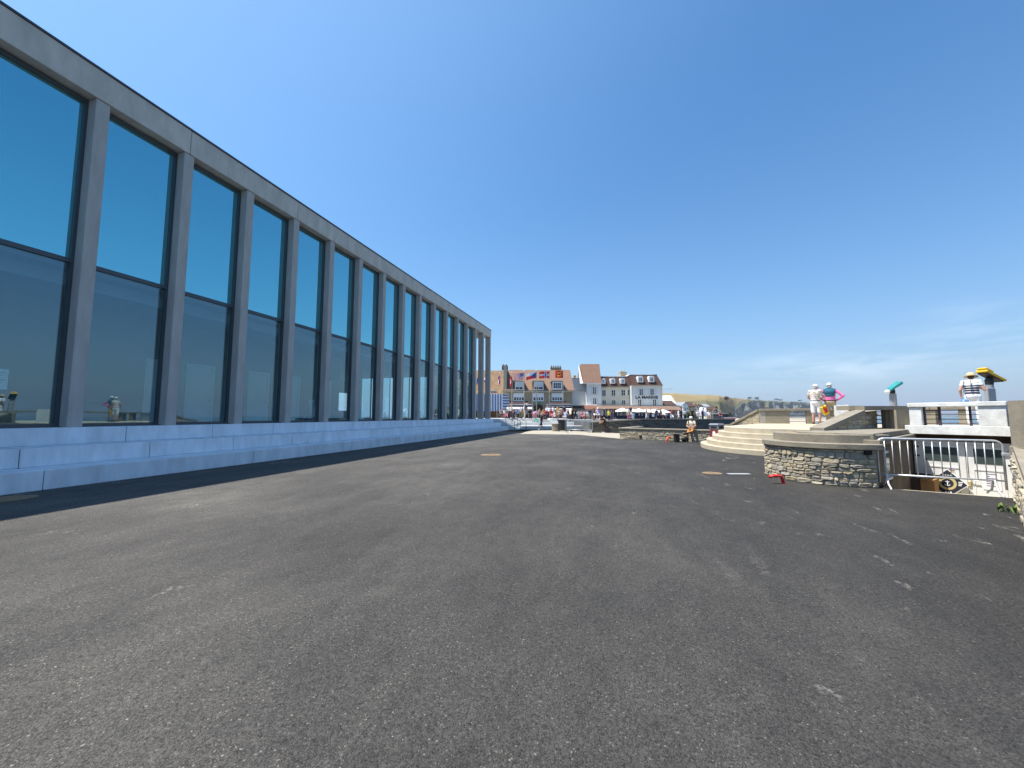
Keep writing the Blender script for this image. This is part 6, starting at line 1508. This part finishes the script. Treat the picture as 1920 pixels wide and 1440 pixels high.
def proto(nm,d,legs,sl): return human(nm,pose(**d),.017,1.05,legs,sl,True)
PR={'stand':proto('a',{},'trousers',.5),'sit':proto('b',SIT,'trousers',.5),'sit2':proto('c',SIT2,'shorts',.5),'walk':proto('d',WALK,'shorts',.4),'photo':proto('e',PHO,'trousers',1.),'bend':proto('f',BEND,'shorts',.5),'lady':proto('g',WALK,'skirt',.4)}
CAPME=None
def crowd(px, py, d, pz, head, shirt, legs, label, hair='hair_brown', cap_=None, s=1., skin='skin', z=None, group='people gathered along the upper street'):
    p=at(px,py,d)
    if z is not None: p=W(U(px,d),d,z)
    t=assemble(PR[pz],label,p,YAW+head,shirt,legs,skin,hair,'black' if rnd.random()<.6 else 'white',s,group)
    if cap_:
        if cap_=='straw': straw(t,PR[pz],M['straw'])
        else: capfit(t,PR[pz],CLOTH.get(cap_) or M[cap_],cap_!='hood')
    return t
T1=1.30   # top of the white tiers
fr_=math.pi   # heading: pi faces the camera
C=crowd
G2='people on the white seating tiers'
sit_z=T1-.42
C(939.5,0,51.,'sit',fr_+.3,'grey','black','person in grey at the far left of the white tiers beside the kiosk',z=T1-.02,group=G2)
C(945.5,0,52.,'sit2',fr_-.4,'pale','black','person in a pale top sitting left of the first handrail',z=T1,group=G2)
C(953.5,0,53.5,'photo',fr_+.2,'white','navy','person in white lifting both hands left of the maple flagpole',z=T1,s=1.0,group=G2)
C(958.5,0,54.,'stand',fr_-.5,'cream','brown','person in cream and brown standing by the maple flagpole',z=T1,group=G2,hair='hair_blond')
C(949.5,0,50.6,'sit',fr_,'grey','rose','person in grey and rose sitting low beside the first handrail',z=T1-.02,group=G2)
C(963.5,0,51.,'sit2',fr_+.7,'navy','navy','person in navy sitting just right of the maple flagpole',z=T1,group=G2)
C(969,0,51.2,'sit',fr_-.2,'blue','black','person in blue sitting under the stars and stripes',z=T1,group=G2)
C(975.5,0,52.,'stand',fr_+.5,'white','green','person in white and green standing left of the tall pair',z=T1,s=.9,group=G2)
C(979.5,0,52.5,'stand',fr_-.9,'olive','olive','person in olive standing close to the stars and stripes pole',z=T1,s=.88,group=G2)
tall=C(983.8,0,49.9,'stand',fr_+1.4,'sky','cream','tall man in a light blue shirt on the white tiers','hair_grey',None,1.07,z=T1-.01,group=G2)
C(987.3,0,49.8,'walk',fr_+1.2,'black','grey','person in black top, grey shorts and white hat beside the man in light blue','hair_grey','white',1.06,z=T1-.01,group=G2)
C(992.5,0,50.2,'sit',fr_+.3,'black','black','person in black sitting right of the tall pair',z=T1,group=G2,s=.95)
C(1003,790.3,48.7,'bend',-.6,'lilac','rose','person in lilac bending over the turquoise tub','hair_grey',z=.875,group=G2,s=1.12)
b=MB(); b.lathe([(.20,0),(.30,.38),(.31,.40),(.27,.40),(.18,.04)],n=18); b.path([(-.29,0,.38),(-.2,0,.52),(.2,0,.52),(.29,0,.38)],.015,6)
tag(b.build('tub',M['turq'],loc=W(U(1006.2,48.3),48.35,.871)),'turquoise tub on the middle white tier in front of the bending person','tub')
C(1015.2,0,45.6,'walk',fr_-1.3,'black','navy','person all in dark clothes walking in front of the white tiers','hair_grey',None,1.06,z=.0,group=G2)
C(1011.5,0,51.,'sit',fr_,'tan','brown','person in tan sitting behind the turquoise tub',z=T1,group=G2)
C(1018.5,0,50.6,'sit2',fr_+.5,'tan','black','fair-haired person in tan sitting right of the dark walker','hair_blond',z=T1-.15,group=G2)
C(1023.5,0,50.5,'sit',fr_-.2,'red','navy','person in dark red sitting with a white cap','hair_grey','white',z=T1-.1,group=G2)
C(1026.3,0,53,'stand',fr_+.2,'white','navy','person in white and navy standing behind the seated row','hair_grey',z=T1,s=.95,group=G2)
C(1030,0,52.5,'stand',fr_-.4,'white','black','second person in white standing behind the seated row','hair_brown',z=T1,s=.92,group=G2)
C(1032.8,0,50.4,'sit',fr_+.6,'red','rose','person in bright red sitting left of the leaning person in white',z=T1-.1,group=G2,s=1.05)
C(1037.3,0,52.4,'stand',fr_,'white','tan','person in white and tan between the red flag pole and the seated row',z=T1,s=.93,group=G2)
C(1040.3,0,49.9,'sit2',fr_+1.1,'white','navy','person in white and navy leaning sideways near the black bin','hair_brown',z=.9,group=G2,s=1.1)
C(1046,0,52,'stand',fr_-.2,'tan','tan','person dressed all in tan behind the black bin','hair_brown',z=T1,s=.95,group=G2)
C(1049.5,0,50.4,'sit',fr_+.2,'cream','brown','person in cream sitting behind the black bin','hair_blond','straw',z=T1-.05,group=G2)
C(1053.5,0,50.6,'sit',fr_-.3,'rose','brown','person in rose sitting behind the black bin','hair_grey',z=T1-.02,group=G2)
C(1058,0,53,'stand',fr_,'black','black','dark-haired person in black behind the right flagpole','hair_brown',z=T1,s=.95,group=G2)
C(1060.5,0,49.9,'sit2',fr_-.6,'sky','white','person in pale blue and white sitting beside the beige parasol','hair_brown',z=T1-.25,group=G2)
C(1064.5,0,51.,'sit',fr_+.9,'navy','brown','person in navy and brown sitting under the beige parasol','hair_brown',z=T1-.1,group=G2)
# upper street
q=1.0
C(1073.5,0,60,'stand',.6,'black','black','person in black with a pale scarf walking into the side street','hair_blond',z=q)
C(1079,0,60,'walk',-.4,'black','navy','person in black and navy before the cream wall',z=q)
C(1086,0,56,'stand',fr_,'white','white','person in white behind the barriers, left of the person in rose',z=q-.15,s=.95)
C(1091.5,0,55.5,'sit2',fr_+.4,'rose','rose','person in rose behind the barriers',z=q+.05,s=1.08)
C(1096,0,57,'stand',fr_,'cream','brown','person in cream right in front of the white car','hair_brown',z=q-.2,s=.9)
C(1101.5,0,57,'sit',fr_,'white','tan','person in white low behind the right end of the barriers','hair_blond',z=q+.1)
C(1106,0,59,'stand',fr_-.3,'navy','grey','person in navy just right of the white car',z=q,s=.95)
C(1113.5,0,56,'stand',fr_+1.5,'brown','black','person in dark brown before the bright cream wall',z=q,s=1.0)
C(1121.5,0,53,'sit2',fr_-.2,'lilac','white','person in lilac with a white hood above the stooping walker','hair_grey','white',z=q+.2,s=1.2)
C(1116.5,0,54,'bend',fr_-1.,'white','navy','person in white and navy stooping left of the lilac person','hair_brown',z=q-.1,s=.9)
C(1133,0,64,'stand',fr_+1.,'navy','black','white-haired person in navy before the dark cafe windows','hair_grey',z=q,s=1.05)
C(1141.8,0,52,'stand',fr_,'yellow','black','person in a bright yellow top behind the retaining wall','hair_blond',z=q-.25,s=.95)
C(1146.5,0,55,'stand',fr_+.6,'purple','purple','person in purple beside the person in yellow',z=q-.2,s=.95)
C(1151.5,0,60,'walk',.5,'navy','black','person in navy walking away right of the person in purple',z=q,s=.98)
C(1171,0,76.5,'sit',fr_,'cream','brown','cafe guest in cream sitting behind the navy screens','hair_blond',z=q)
C(1163.5,0,76.5,'sit',fr_+.3,'white','brown','cafe guest in white sitting behind the navy screens',z=q)
C(1178.5,0,56,'stand',fr_+.2,'cream','rose','person in cream and rose close to the wall under the parasols','hair_blond',z=q-.2,s=1.0)
C(1182.5,0,62,'walk',fr_-.3,'navy','cream','tall person in navy behind the person in cream and rose','hair_grey',z=q+.3,s=1.05)
C(1187.2,0,56,'stand',fr_,'sky','white','small person in pale blue right of the person in cream and rose','hair_brown',z=q-.35,s=.85)
C(1212.5,0,60,'lady',fr_+1.3,'grey','pale','person in grey with pale sleeves walking left past the navy screens','hair_blond',z=q-.1,s=1.05)
C(1231,0,60,'walk',fr_-1.,'navy','navy','person in navy with a white cap beside the menu board','hair_grey','white',z=q-.1,s=1.02)
C(1239.5,0,60,'stand',fr_+.8,'brown','black','dark-haired person in rust brown right of the menu board','hair_brown',z=q-.1,s=1.05)
C(1243.5,0,59,'bend',fr_+.9,'white','brown','person bending in white beside the person in rust brown','hair_grey',z=q-.1,s=.95)
C(1260,0,62,'lady',fr_,'red','white','person in red and white at the end of the cafe row','hair_brown',z=q-.1,s=.98)
C(1272.5,0,60,'walk',fr_+1.4,'white','white','person all in white walking left below the stone end wall','hair_blond',z=q-.1,s=.98)
C(1277,0,60.5,'stand',fr_,'black','black','person all in black right behind the walker in white','hair_brown',z=q-.1,s=.98)
C(1284.5,0,60,'stand',.2,'white','black','person in white and black partly hidden by the sitting man','hair_brown',z=q-.1,s=.95)
C(1298,0,58,'stand',fr_-.4,'black','black','person in black behind the shoulder of the sitting man','hair_brown',z=q-.1,s=1.0)
C(1308.5,0,57,'sit',fr_,'white','grey','person in white sitting left of the closed parasols','hair_grey',z=q+.05,s=1.1)
C(1317.5,0,57,'stand',fr_+.5,'navy','black','person in navy standing between the two closed parasols','hair_grey',z=q-.2,s=.98)
C(1329.5,0,57,'sit2',fr_-.3,'white','tan','person in white sitting right of the closed parasols','hair_blond',z=q+.05,s=1.05)
C(1350,0,58,'sit',fr_+.4,'red','navy','person in red and navy sitting by the dark shed','hair_brown',z=q,s=1.)
for o in list(bpy.data.objects):
    for k in ('_u','_d','_z'):
        if k in o: del o[k]
